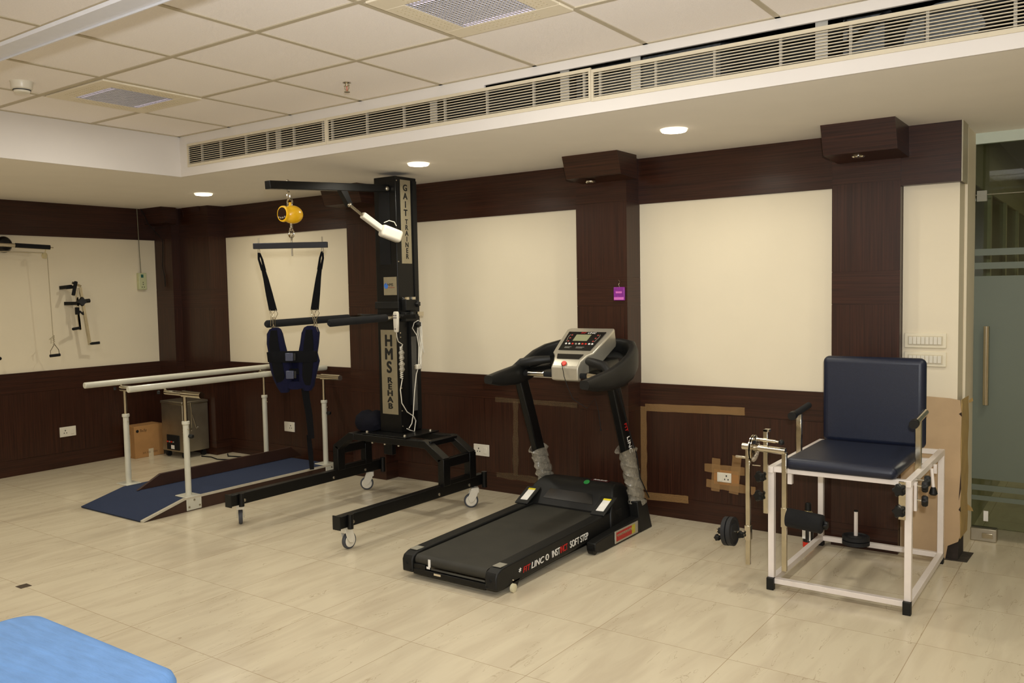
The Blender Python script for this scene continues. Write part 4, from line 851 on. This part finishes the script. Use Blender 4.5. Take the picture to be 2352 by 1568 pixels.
MB().box(-2.70, -2.58, 4.625, 4.66, 0.306, 0.310).build('badge', mat('dark_red_badge', (70, 20, 18), 0.3), mco)
text('lettering', 'FITLINC', (-2.64, 4.642, 0.3105), (1, 0, 0), (0, 1, 0), 0.026, WINK, mco)
# base frame arms on the floor
for sg, x in ((-1, TL-0.04), (1, TR+0.04)):
    bf = MB().prism([(x-0.03, 4.15, 0.022), (x-0.03, 4.145, 0.07), (x-0.03, 4.20, 0.078), (x-0.03, 4.74, 0.105), (x-0.03, 4.80, 0.10), (x-0.03, 4.80, 0.0), (x-0.03, 4.24, 0.0)], (0.06, 0, 0)).build('floor_frame', BLACKP, T, bevel=0.006)
    MB().prism([(x-0.032, 4.70, 0.0), (x-0.032, 4.66, 0.20), (x-0.032, 4.78, 0.20), (x-0.032, 4.86, 0.0)], (0.064, 0, 0)).build('upright_boot', BLACKP, bf, bevel=0.006)
    MB().lathe([(0.012, -0.02), (0.028, -0.018), (0.028, 0.018), (0.012, 0.02)], (x, 4.165, 0.030), (1, 0, 0), 20).build('transport_wheel', BLACK, bf)
    if sg == 1:
        X = x+0.030
        MB().box(X, X+0.004, 4.37, 4.66, 0.012, 0.086, M=Matrix.Translation((0, 0, 0.0))).build('label_window', SILV, bf, bevel=0.0035)
        MB().box(X+0.004, X+0.0052, 4.385, 4.575, 0.024, 0.076).build('red_scale', mat('red_label', (176, 36, 30), 0.4, noise=0.25, nscale=90), bf)
        MB().box(X+0.004, X+0.0052, 4.577, 4.62, 0.024, 0.076).build('yellow_scale', mat('yellow_label', (190, 176, 50), 0.4, noise=0.2, nscale=60), bf)
        spm = MB(); spm.tube([(X+0.006, 4.388+0.0015*i, 0.058+0.008*math.sin(i*0.9)) for i in range(124)], 0.0014, 5); spm.build('spring', CHROME, bf)
MB().box(TL-0.05, TR+0.05, 4.66, 4.72, 0.02, 0.06).build('cross_member', BLACK, T)
# uprights
for sg, x in ((-1, TL-0.008), (1, TR+0.030)):
    MB().bar((x, 4.765, 0.12), (x, 4.44, 0.955), 0.048, 0.085, (0, 1, 0.3)).build('upright', BLACK, T, bevel=0.008)
    # crumpled protective film on the lower part
    zt = 0.44 if sg < 0 else 0.50
    d = (Vector((x, 4.44, 0.955))-Vector((x, 4.765, 0.12))); fr = []
    n = 34; m_ = 22
    for i in range(n+1):
        s_ = 0.06+(zt-0.13)/0.835*i/n; c = Vector((x, 4.765, 0.12))+d*s_
        ring = []
        for k in range(m_):
            a = 2*math.pi*k/m_; rad = 1.08+0.11*math.sin(i*1.15+2*math.sin(a)+sg)+0.07*math.sin(3*a+i*0.6)+random.uniform(-0.02, 0.02)
            if i > n-4: rad *= 1.0+0.06*(i-n+4)
            ring.append(c+Vector((0.042*rad*math.cos(a), 0.062*rad*math.sin(a), 0.012*math.sin(2*a+i)+0.015*math.sin(a)*(1 if i == n else 0))))
        fr.append(ring)
    MB().rings(fr, cap=False).build('film_wrap', WRAP, T)
text('lettering', 'LINC', (TR+0.0545, 4.597, 0.565), Vector((0, 0.363, -0.932)), Vector((0, 0.932, 0.363)), 0.045, WINK, T, sx=1.15, shear=0.2, align='CENTER', bold=0.01)
text('lettering', 'FIT', (TR+0.0545, 4.555, 0.675), Vector((0, 0.363, -0.932)), Vector((0, 0.932, 0.363)), 0.040, RINK, T, sx=1.15, shear=0.2, align='CENTER', bold=0.01)
MB().tube([(TR+0.062, 4.41, 0.98), (TR+0.064, 4.47, 0.86), (TR+0.066, 4.60, 0.60), (TR+0.085, 4.63, 0.50), (TR+0.085, 4.67, 0.35), (TR+0.09, 4.72, 0.28), (TR+0.08, 4.80, 0.20)], 0.0035, 7).build('power_cable', MATTEB, T)
# handle hood sweeping from grip to grip behind the console
path = [(-2.418, 4.085, 0.948, 0.998), (-2.415, 4.20, 0.925, 1.015), (-2.412, 4.36, 0.915, 1.035), (-2.405, 4.50, 0.925, 1.075), (-2.405, 4.60, 0.955, 1.115), (-2.43, 4.70, 1.00, 1.15), (-2.49, 4.79, 1.05, 1.175), (-2.58, 4.84, 1.08, 1.185), (-2.75, 4.86, 1.09, 1.19)]
path = path + [(-5.50-x, y, a, b) for x, y, a, b in path[-2::-1]]
fine = []
for i in range(len(path)-1):
    for t_ in (0, 0.5): fine.append(tuple(path[i][k]*(1-t_)+path[i+1][k]*t_ for k in range(4)))
fine.append(path[-1])
rr = []
for i, (x, y, za, zb) in enumerate(fine):
    a = fine[max(i-1, 0)]; c = fine[min(i+1, len(fine)-1)]; d = Vector((c[0]-a[0], c[1]-a[1], 0)).normalized(); nrm = Vector((d.y, -d.x, 0)); th = 0.030
    P = Vector((x, y, 0)); zm = (za+zb)/2; hz = (zb-za)/2
    rr.append([P+nrm*th*math.copysign(abs(math.cos(q))**0.5, math.cos(q))+Vector((0, 0, zm+hz*math.copysign(abs(math.sin(q))**0.6, math.sin(q)))) for q in [2*math.pi*k/16+math.pi/16 for k in range(16)]])
MB().rings(rr).build('handle_hood', BLACKP, T)
# inner tray between hood and console
MB().prism([(-2.44, 4.42, 1.0), (-2.44, 4.62, 1.06), (-2.50, 4.76, 1.09), (-2.66, 4.83, 1.11), (-2.89, 4.83, 1.11), (-3.05, 4.76, 1.09), (-3.11, 4.62, 1.06), (-3.11, 4.42, 1.0), (-2.95, 4.52, 1.02), (-2.60, 4.52, 1.02)], (0, 0, -0.03)).build('inner_tray', mat('gloss_black', (16, 16, 15), 0.12, spec=0.8), T)
# horseshoe cup rims each side of the console
for sg in (-1, 1):
    cx = -2.775+sg*0.235
    b = MB(); b.tube([(cx+sg*0.10, 4.40, 1.015), (cx+sg*0.06, 4.42, 1.05), (cx-sg*0.03, 4.44, 1.065), (cx-sg*0.10, 4.50, 1.07)], [0.022, 0.028, 0.028, 0.022], 12); b.build('cup_rim', BLACKP, T)
    MB().prism([(cx+sg*0.10, 4.41, 1.03), (cx-sg*0.10, 4.50, 1.06), (cx-sg*0.10, 4.52, 0.985), (cx+sg*0.10, 4.44, 0.975)], (0, 0.012, 0)).build('cup_wall', mat('gloss_black', (16, 16, 15), 0.12, spec=0.8), T)
MB().sphere((-2.43, 4.68, 1.075), (0.012, 0.02, 0.012), 10).build('red_reflector', RED, T)
# pulse grips
gb = MB().cyl((-3.08, 4.44, 0.982), (-2.47, 4.44, 0.982), 0.0165).build('grip_bar', FOAM, T)
MB().cyl((-3.03, 4.44, 0.984), (-2.91, 4.44, 0.984), 0.0185).build('pulse_sensor', CHROME, gb)
MB().cyl((-2.60, 4.44, 0.984), (-2.48, 4.44, 0.984), 0.0185).build('pulse_sensor', CHROME, gb)
# console
CX0, CX1 = -2.900, -2.620
co_ = []
CC = -2.742
def crow(y, z, hw, dz): return [(CC-hw, y, z), (CC+hw, y, z), (CC+hw*0.9, y+0.05, z-dz), (CC-hw*0.9, y+0.05, z-dz)]
rows = [(4.400, 0.955, 0.095, 0.012), (4.398, 1.035, 0.096, 0.07), (4.43, 1.072, 0.098, 0.09), (4.475, 1.105, 0.118, 0.11), (4.50, 1.118, 0.145, 0.11), (4.60, 1.178, 0.160, 0.11), (4.715, 1.246, 0.172, 0.11), (4.745, 1.256, 0.158, 0.10)]
co_ = MB().rings([crow(*r) for r in rows]).build('console', SILV, T, bevel=0.010, seg=3)
def onp(u, v, lift=0.003):
    """point on the sloping display face; u across (m from centre), v up the slope (0..1)"""
    y = 4.505+(4.705-4.505)*v; z = 1.121+(1.243-1.121)*v
    n_ = Vector((0, -0.52, 0.853)); return Vector((CC+u*(0.92+0.20*v), y, z))+n_*lift
UP_ = Vector((0, 0.853, 0.52))
def plate(name, u0, u1, v0, v1, m, lift, par, th=0.0012, bev=0):
    return MB().prism([onp(u0, v0, lift), onp(u1, v0, lift), onp(u1, v1, lift), onp(u0, v1, lift)], Vector((0, -0.52, 0.853))*th).build(name, m, par, bevel=bev)
disp = plate('display_panel', -0.122, 0.122, 0.06, 0.90, mat('gloss_panel', (26, 25, 24), 0.15), 0.001, co_, 0.003)
plate('screen', -0.058, 0.042, 0.47, 0.76, LCD, 0.0045, co_)
text('lettering', 'LINC', onp(0.035, 0.84, 0.0045), (1, 0, 0), UP_, 0.022, WINK, disp, sx=1.2, shear=0.2)
text('lettering', 'FIT', onp(-0.022, 0.84, 0.0045), (1, 0, 0), UP_, 0.022, RINK, disp, sx=1.2, shear=0.2)
for k, u in enumerate((-0.092, -0.068, -0.044, -0.020, 0.004, 0.028, 0.052, 0.076, 0.098)):
    P = onp(u, 0.34, 0.004); MB().lathe([(0.0075, 0), (0.006, 0.003)], P, (0, -0.52, 0.853), 12).build('button', [WINK, WINK, RED, SILV, PLW, RED, RED, WINK, WINK][k], co_)
for sg in (-1, 1):
    for v in (0.46, 0.60, 0.74):
        P = onp(sg*0.088, v, 0.004); MB().lathe([(0.007, 0), (0.006, 0.002)], P, (0, -0.52, 0.853), 12).build('speed_button', mat('dark_red_ring', (150, 60, 50), 0.4), co_)
    MB().tube([onp(sg*0.100, 0.44, 0.005), onp(sg*0.106, 0.66, 0.005), onp(sg*0.100, 0.76, 0.005)], 0.0012, 5).build('dial_line', SILV, co_)
for u0, u1, v in ((-0.085, -0.035, 0.19), (-0.085, -0.045, 0.15), (0.0, 0.06, 0.19), (0.0, 0.05, 0.15)): plate('fine_print', u0, u1, v-0.008, v+0.008, mat('grey_print', (150, 146, 136), 0.5), 0.0045, disp, 0.0006)
lpn = MB().prism([(-2.820, 4.442, 1.083), (-2.664, 4.442, 1.083), (-2.650, 4.474, 1.107), (-2.834, 4.474, 1.107)], (0, -0.0018, 0.003)).build('lower_panel', mat('gloss_panel', (26, 25, 24), 0.15), co_)
key = MB().lathe([(0.018, 0), (0.016, 0.006)], (-2.752, 4.412, 1.056), (0, -0.74, 0.67), 20).build('safety_key', RED, co_)
MB().tube([(-2.765, 4.405, 1.058), (-2.745, 4.385, 1.03), (-2.725, 4.37, 0.98), (-2.70, 4.36, 0.93), (-2.66, 4.36, 0.85), (-2.57, 4.37, 0.80), (-2.52, 4.38, 0.86), (-2.50, 4.385, 0.78), (-2.49, 4.39, 0.68)], 0.0022, 6).sphere((-2.49, 4.39, 0.675), 0.007, 8).build('key_cord', MATTEB, key)

# ================================================================== EXERCISE CHAIR
C = thing('exercise_chair', 'white framed quadriceps exercise chair with navy padded seat and back', 'exercise chair', (-1.08, 4.6, 0))
x0, x1, y0, y1 = -1.398, -0.772, 4.165, 5.020; r = 0.015
fr = MB()
for x in (x0, x1):
    fr.box(x-r, x+r, y0-0.03, y1+r, 0.028, 0.058); fr.box(x-r, x+r, y0-0.03, y1+r, 0.586, 0.616)
    for y in (y0, y1): fr.box(x-r, x+r, y-r, y+r, 0.05, 0.59)
for y in (y0, y1):
    fr.box(x0, x1, y-r, y+r, 0.030, 0.056); fr.box(x0, x1, y-r, y+r, 0.588, 0.614)
fr.box(x0, x1, 4.72, 4.75, 0.588, 0.614)
frame = fr.build('frame', PWHITE, C, bevel=0.002)
for x in (x0, x1):
    MB().box(x-0.0175, x+0.0175, y0-0.034, y0-0.004, 0.0, 0.060).build('foot_cap', BLACKP, C, bevel=0.002)
    MB().box(x-0.0165, x+0.0165, y1-0.02, y1+0.018, 0.0, 0.030).build('foot_cap', BLACKP, C, bevel=0.002)
def cushion(name, bx, m, rr_, parent):
    X0, X1, Y0_, Y1_, Z0, Z1 = bx; mb = MB(); mb.box(X0, X1, Y0_, Y1_, Z0, Z1)
    return mb.build(name, m, parent, bevel=rr_, seg=5)
cushion('seat', (-1.325, -0.815, 4.115, 4.735, 0.612, 0.672), NAVY, 0.0295, C)
bk = cushion('backrest', (-1.315, -0.805, 4.735, 4.80, 0.655, 1.120), NAVY, 0.032, C)
MB().box(-1.20, -1.16, 4.80, 4.82, 0.60, 1.0).box(-0.96, -0.92, 4.80, 4.82, 0.60, 1.0).build('back_supports', PWHITE, bk)
for sg, x in ((-1, -1.352), (1, -0.785)):
    a_ = MB().bar((x, 4.455, 0.60), (x, 4.455, 0.84), 0.026, 0.026, (1, 0, 0)).build('armrest_post', NICKEL, C, bevel=0.002)
    ar = MB().cyl((x, 4.345, 0.845), (x, 4.62, 0.865), 0.016).build('armrest', FOAM if sg < 0 else NICKEL, C)
    MB().cyl((x, 4.33, 0.843), (x, 4.365, 0.846), 0.021).build('armrest_cap', BLACKP, ar)
# right clamps
MB().box(-0.807, -0.778, 4.122, 4.134, 0.440, 0.612).build('right_clamp_bar', NICKEL, C)
for z in (0.575, 0.478): knobmb(MB(), (-0.80, 4.122, z), (-0.25, -1, 0), 0.030, 0.028).build('clamp_knob', BLACKP, C)
MB().box(-0.756, -0.744, 4.19, 4.215, 0.47, 0.60).build('side_bracket', PWHITE, C)
for y, z in ((4.20, 0.585), (4.26, 0.60), (4.20, 0.520)):
    k_ = knobmb(MB(), (-0.725, y, z), (1, 0.1, 0), 0.027, 0.026).build('clamp_knob', BLACKP, C)
    MB().cyl((-0.757, y, z), (-0.724, y, z), 0.005, n=10).build('knob_stem', CHROME, k_)
lv = MB().cyl((-0.755, 4.63, 0.585), (-0.742, 4.60, 0.495), 0.008, n=12).build('lever', PWHITE, C)
MB().lathe([(0.010, 0.0), (0.014, -0.01), (0.020, -0.032), (0.014, -0.04)], (-0.742, 4.60, 0.50)).build('lever_grip', BLACKP, lv)
MB().box(-0.752, -0.737, 4.66, 4.675, 0.555, 0.60).build('lever_bracket', PWHITE, C)
MB().box(-1.33, -1.305, 4.18, 4.205, 0.53, 0.59).build('left_bracket', PWHITE, C)
# left resistance unit
U = thing('resistance_unit', 'chrome swing arm unit clamped to the front left leg of the chair', 'resistance unit', (-1.45, 4.12, 0.12))
y = 4.118
MB().box(-1.424, -1.402, y-0.006, y+0.010, 0.386, 0.802).box(-1.424, -1.396, y-0.006, y+0.03, 0.79, 0.802).build('mounting_bar', NICKEL, U, bevel=0.0015)
for z, xo in ((0.568, -1.43), (0.473, -1.435)): knobmb(MB(), (xo, y-0.004, z), (-0.55, -1, 0), 0.029, 0.030).build('clamp_knob', BLACKP, U)
MB().cyl((-1.525, y-0.012, 0.712), (-1.312, y-0.012, 0.704), 0.0165, n=24).build('pivot_tube', CHROME, U)
for dx in (0, 0.011): MB().lathe([(0.062, -0.003), (0.067, -0.002), (0.067, 0.002), (0.062, 0.003)], (-1.474+dx, y-0.012, 0.705), (1, 0, -0.03), 36).build('index_disc', CHROME, U)
b = MB()
for k in range(18):
    a = 2*math.pi*k/18; b.lathe([(0.003, 0), (0.003, 0.0005)], (-1.4595, y-0.012+0.042*math.cos(a), 0.705+0.042*math.sin(a)), (1, 0, 0), 8)
b.build('index_holes', MATTEB, U)
MB().cyl((-1.455, y-0.01, 0.752), (-1.360, y-0.01, 0.748), 0.008).cyl((-1.36, y-0.01, 0.748), (-1.34, y-0.01, 0.747), 0.005).build('locking_pin', CHROME, U)
MB().sphere((-1.333, y-0.01, 0.746), 0.014).build('pin_knob', BLACKP, U)
MB().cyl((-1.56, y-0.01, 0.656), (-1.50, y-0.01, 0.655), 0.0065).cyl((-1.475, y-0.012, 0.622), (-1.435, y-0.012, 0.622), 0.003, n=8).build('stop_pin', CHROME, U)
MB().box(-1.508, -1.486, y-0.022, y-0.002, 0.12, 0.705).build('weight_lever', NICKEL, U, bevel=0.0015)
MB().box(-1.328, -1.305, y-0.022, y-0.002, 0.118, 0.70).box(-1.331, -1.302, y-0.026, y+0.002, 0.335, 0.43).build('leg_lever', NICKEL, U, bevel=0.0015)
MB().cyl((-1.305, y-0.012, 0.385), (-1.135, y-0.012, 0.372), 0.045, n=28).build('roller_pad', FOAM, U, bevel=0.006)
knobmb(MB(), (-1.132, y-0.012, 0.371), (1, 0, 0), 0.022, 0.02).build('roller_knob', BLACKP, U)
MB().cyl((-1.655, y-0.018, 0.268), (-1.50, y-0.012, 0.280), 0.007).lathe([(0.010, 0), (0.010, 0.008)], (-1.662, y-0.018, 0.268), (1, 0, 0)).build('weight_shaft', CHROME, U)
MB().box(-1.512, -1.482, y-0.028, y+0.004, 0.245, 0.318).build('shaft_sleeve', CHROME, U, bevel=0.002)
MB().cyl((-1.648, y-0.018, 0.269), (-1.628, y-0.018, 0.270), 0.016).build('shaft_collar', BLACK, U)
knobmb(MB(), (-1.648, y-0.02, 0.238), (-0.3, -1, -0.2), 0.018, 0.022).build('collar_knob', BLACKP, U)
knobmb(MB(), (-1.522, y-0.03, 0.272), (-0.3, -1, 0), 0.020, 0.022).build('sleeve_knob', BLACKP, U)
def disc(c, ax, r_, label, grp, m=RUB):
    return tag(MB().lathe([(0.012, -0.011), (r_*0.55, -0.011), (r_*0.6, -0.007), (r_*0.82, -0.007), (r_*0.88, -0.012), (r_, -0.010), (r_, 0.010), (r_*0.88, 0.012), (r_*0.82, 0.007), (r_*0.6, 0.007), (r_*0.55, 0.011), (0.012, 0.011)], c, ax, 40).build('weight_plate', m), label, 'weight plate', grp)
disc((-1.604, y-0.016, 0.273), (1, 0, 0.06), 0.072, 'black rubber weight plate on the swing arm shaft, outer of the pair', 'weight plates on the swing arm')
disc((-1.578, y-0.015, 0.275), (1, 0, 0.06), 0.072, 'black rubber weight plate on the swing arm shaft, nearer the chair', 'weight plates on the swing arm')
# storage spindle with plates on the rear bar
q = (-1.185, 4.935)
disc((q[0], q[1], 0.071), (0, 0, 1), 0.072, 'black weight plate under the seat, lower of the two on the white spindle', 'weight plates under the chair')
disc((q[0], q[1], 0.097), (0, 0, 1), 0.072, 'black weight plate under the seat, upper of the two on the white spindle', 'weight plates under the chair')
MB().cyl((q[0], q[1], 0.055), (q[0], q[1], 0.245), 0.0105, n=16).bar((q[0], q[1], 0.05), (q[0], 5.02, 0.05), 0.02, 0.012).build('storage_spindle', PWHITE, C)
MB().cyl((q[0], q[1], 0.243), (q[0], q[1], 0.25), 0.0115, n=16).build('spindle_cap', BLACKP, C)
# aerosol can
t = thing('spray_can', 'black white and red aerosol can standing on the floor behind the chair', 'spray can', (-1.445, 4.93, 0))
MB().lathe([(0.022, 0), (0.029, 0.004), (0.029, 0.165), (0.027, 0.172), (0.024, 0.182), (0.018, 0.19)], (-1.445, 4.93, 0)).build('can_body', mat('gold_can', (196, 178, 120), 0.3, 0.7), t)
MB().lathe([(0.0295, 0.03), (0.0295, 0.155)], (-1.445, 4.93, 0)).build('printed_sleeve', mat('can_print', (26, 24, 24), 0.3), t)
MB().lathe([(0.0298, 0.006), (0.0298, 0.032)], (-1.445, 4.93, 0)).build('red_band', RED, t)
MB().box(-1.47, -1.452, 4.9, 4.903, 0.05, 0.15).box(-1.432, -1.424, 4.903, 4.906, 0.04, 0.15).build('white_print', WINK, t)
MB().lathe([(0.018, 0.188), (0.0165, 0.226), (0.012, 0.23)], (-1.445, 4.93, 0)).build('cap', BLACKP, t)
for o_ in t.children: o_.data.transform(Matrix.Diagonal((1, 1, 1.13, 1)))

# ================================================================== BROWN PAPER on the lower wall by the door
pm = MB(); rows_ = []
def edgez(k, n): return 0.0
nx, nz = 10, 26
poly = [(-0.990, 0.0), (-0.762, 0.0), (-0.750, 0.075), (-0.700, 0.105), (-0.690, 0.14), (-0.693, 0.27), (-0.688, 0.41), (-0.694, 0.60), (-0.690, 0.80), (-0.697, 0.872), (-0.75, 0.880), (-0.85, 0.884), (-0.990, 0.886)]
pm.prism([(x, 5.105, z) for x, z in poly], (0, 0.012, 0))
pp = tag(pm.build('protective_paper', PAPER), 'brown protective paper covering the lower wall strip behind the chair', 'paper')
sdp = MB()
rz = [0.12, 0.20, 0.28, 0.33, 0.38, 0.47, 0.56, 0.62, 0.70, 0.78, 0.85, 0.875]
sdp.rings([[(-0.690+0.002*math.sin(k*2.1), 5.117, z), (-0.688+0.003*math.sin(k), 5.20+0.012*math.sin(k*3), z), (-0.684, 5.32+0.02*math.sin(k*1.7), z), (-0.687, 5.32+0.02*math.sin(k*1.7), z), (-0.692, 5.2, z), (-0.694, 5.117, z)] for k, z in enumerate(rz)])
sdp.prism([(-0.684, 5.31, 0.85), (-0.664, 5.30, 0.868), (-0.66, 5.30, 0.85), (-0.682, 5.31, 0.835)], (0, 0.002, 0)); sdp.prism([(-0.684, 5.31, 0.27), (-0.66, 5.30, 0.255), (-0.652, 5.30, 0.235), (-0.682, 5.31, 0.235)], (0, 0.002, 0))
sdp.build('torn_side_flap', mat('mustard_paper', (178, 150, 96), 0.8, noise=0.1, nscale=12), pp)
tm = MB()
for z0_, z1_, w in ((0.33, 0.50, 0.008), (0.80, 0.81, 0.012), (0.28, 0.30, 0.008)): tm.prism([(-0.691-w, 5.1035, z0_), (-0.688, 5.1035, (z0_+z1_)/2-0.02), (-0.690, 5.1035, z1_)], (0, 0.0015, 0))
tm.build('tears', mat('dark_tear', (52, 36, 24), 0.9), pp)
tag(MB().prism([(-0.775, 5.09, 0.0), (-0.655, 5.10, 0.0), (-0.648, 5.30, 0.0), (-0.74, 5.30, 0.0)], (0, 0, 0.0025)).build('floor_stain', DIRT), 'dark rough patch on the floor at the foot of the door jamb', 'stain')
struct(MB().box(-0.765, -0.70, 5.112, 5.30, 0.0, 0.112).build('trim_13', mat('dark_footing', (44, 36, 30), 0.9, noise=0.3)))
# floor marker
tag(MB().box(-4.715, -4.655, 2.092, 2.148, 0, 0.0015).build('floor_marker', mat('brown_marker', (66, 52, 38), 0.5)), 'small dark brown square inset on the floor tiles at far left', 'floor marker')

# ================================================================== TREATMENT TABLE (blue sheet)
t = thing('treatment_table', 'low treatment table under a pale blue sheet at the bottom left', 'treatment table', (-2.4, 0.4, 0))
TZ = 0.55
tx0, tx1, ty0, ty1 = -2.73, -1.935, -0.6, 1.262
mb = MB(); R = []
def rrect(z, ins, rad):
    out = []; n = 8
    for (cx, cy_), a0 in (((tx1-rad-ins, ty1-rad-ins), 0), ((tx0+rad+ins, ty1-rad-ins), 90), ((tx0+rad+ins, ty0+rad+ins), 180), ((tx1-rad-ins, ty0+rad+ins), 270)):
        for k in range(n+1):
            a = math.radians(a0+90*k/n); out.append((cx+rad*math.cos(a), cy_+rad*math.sin(a), z))
    return out
for z, ins in ((TZ-0.13, 0.02), (TZ-0.09, 0.0), (TZ-0.03, 0.0), (TZ-0.012, 0.006), (TZ-0.003, 0.018), (TZ, 0.035)): R.append(rrect(z, ins, 0.07))
mb.rings(R); mb.build('sheet', SHEET, t)
wr = MB()
for (ax, ay), (bx_, by_), wd in (((-2.72, 1.10), (-2.15, 1.13), 0.006), ((-2.70, 0.98), (-2.10, 1.06), 0.008), ((-2.3, 0.85), (-1.98, 1.0), 0.007), ((-2.6, 0.7), (-2.0, 0.92), 0.008), ((-2.5, 1.2), (-2.2, 1.22), 0.005)):
    n = 14; wr.rings([[(ax+(bx_-ax)*k/n, ay+(by_-ay)*k/n-wd*2.5*math.sin(math.pi*k/n), TZ-0.001), (ax+(bx_-ax)*k/n, ay+(by_-ay)*k/n, TZ-0.001+0.5*wd*math.sin(math.pi*k/n)), (ax+(bx_-ax)*k/n, ay+(by_-ay)*k/n+wd*2.5*math.sin(math.pi*k/n)+0.0005, TZ-0.001)] for k in range(n+1)])
wr.build('sheet_folds', SHEET, t)
MB().box(tx0+0.03, tx1-0.03, ty0+0.03, ty1-0.03, TZ-0.19, TZ-0.12).build('table_top', mat('table_wood', (120, 84, 56), 0.5), t)
for x in (tx0+0.08, tx1-0.08):
    for y in (ty0+0.1, ty1-0.1): MB().box(x-0.03, x+0.03, y-0.03, y+0.03, 0, TZ-0.18).build('leg', mat('table_wood', (120, 84, 56), 0.5), t, bevel=0.003)

# clean helper properties
for o in bpy.data.objects:
    if 'o' in o: del o['o']
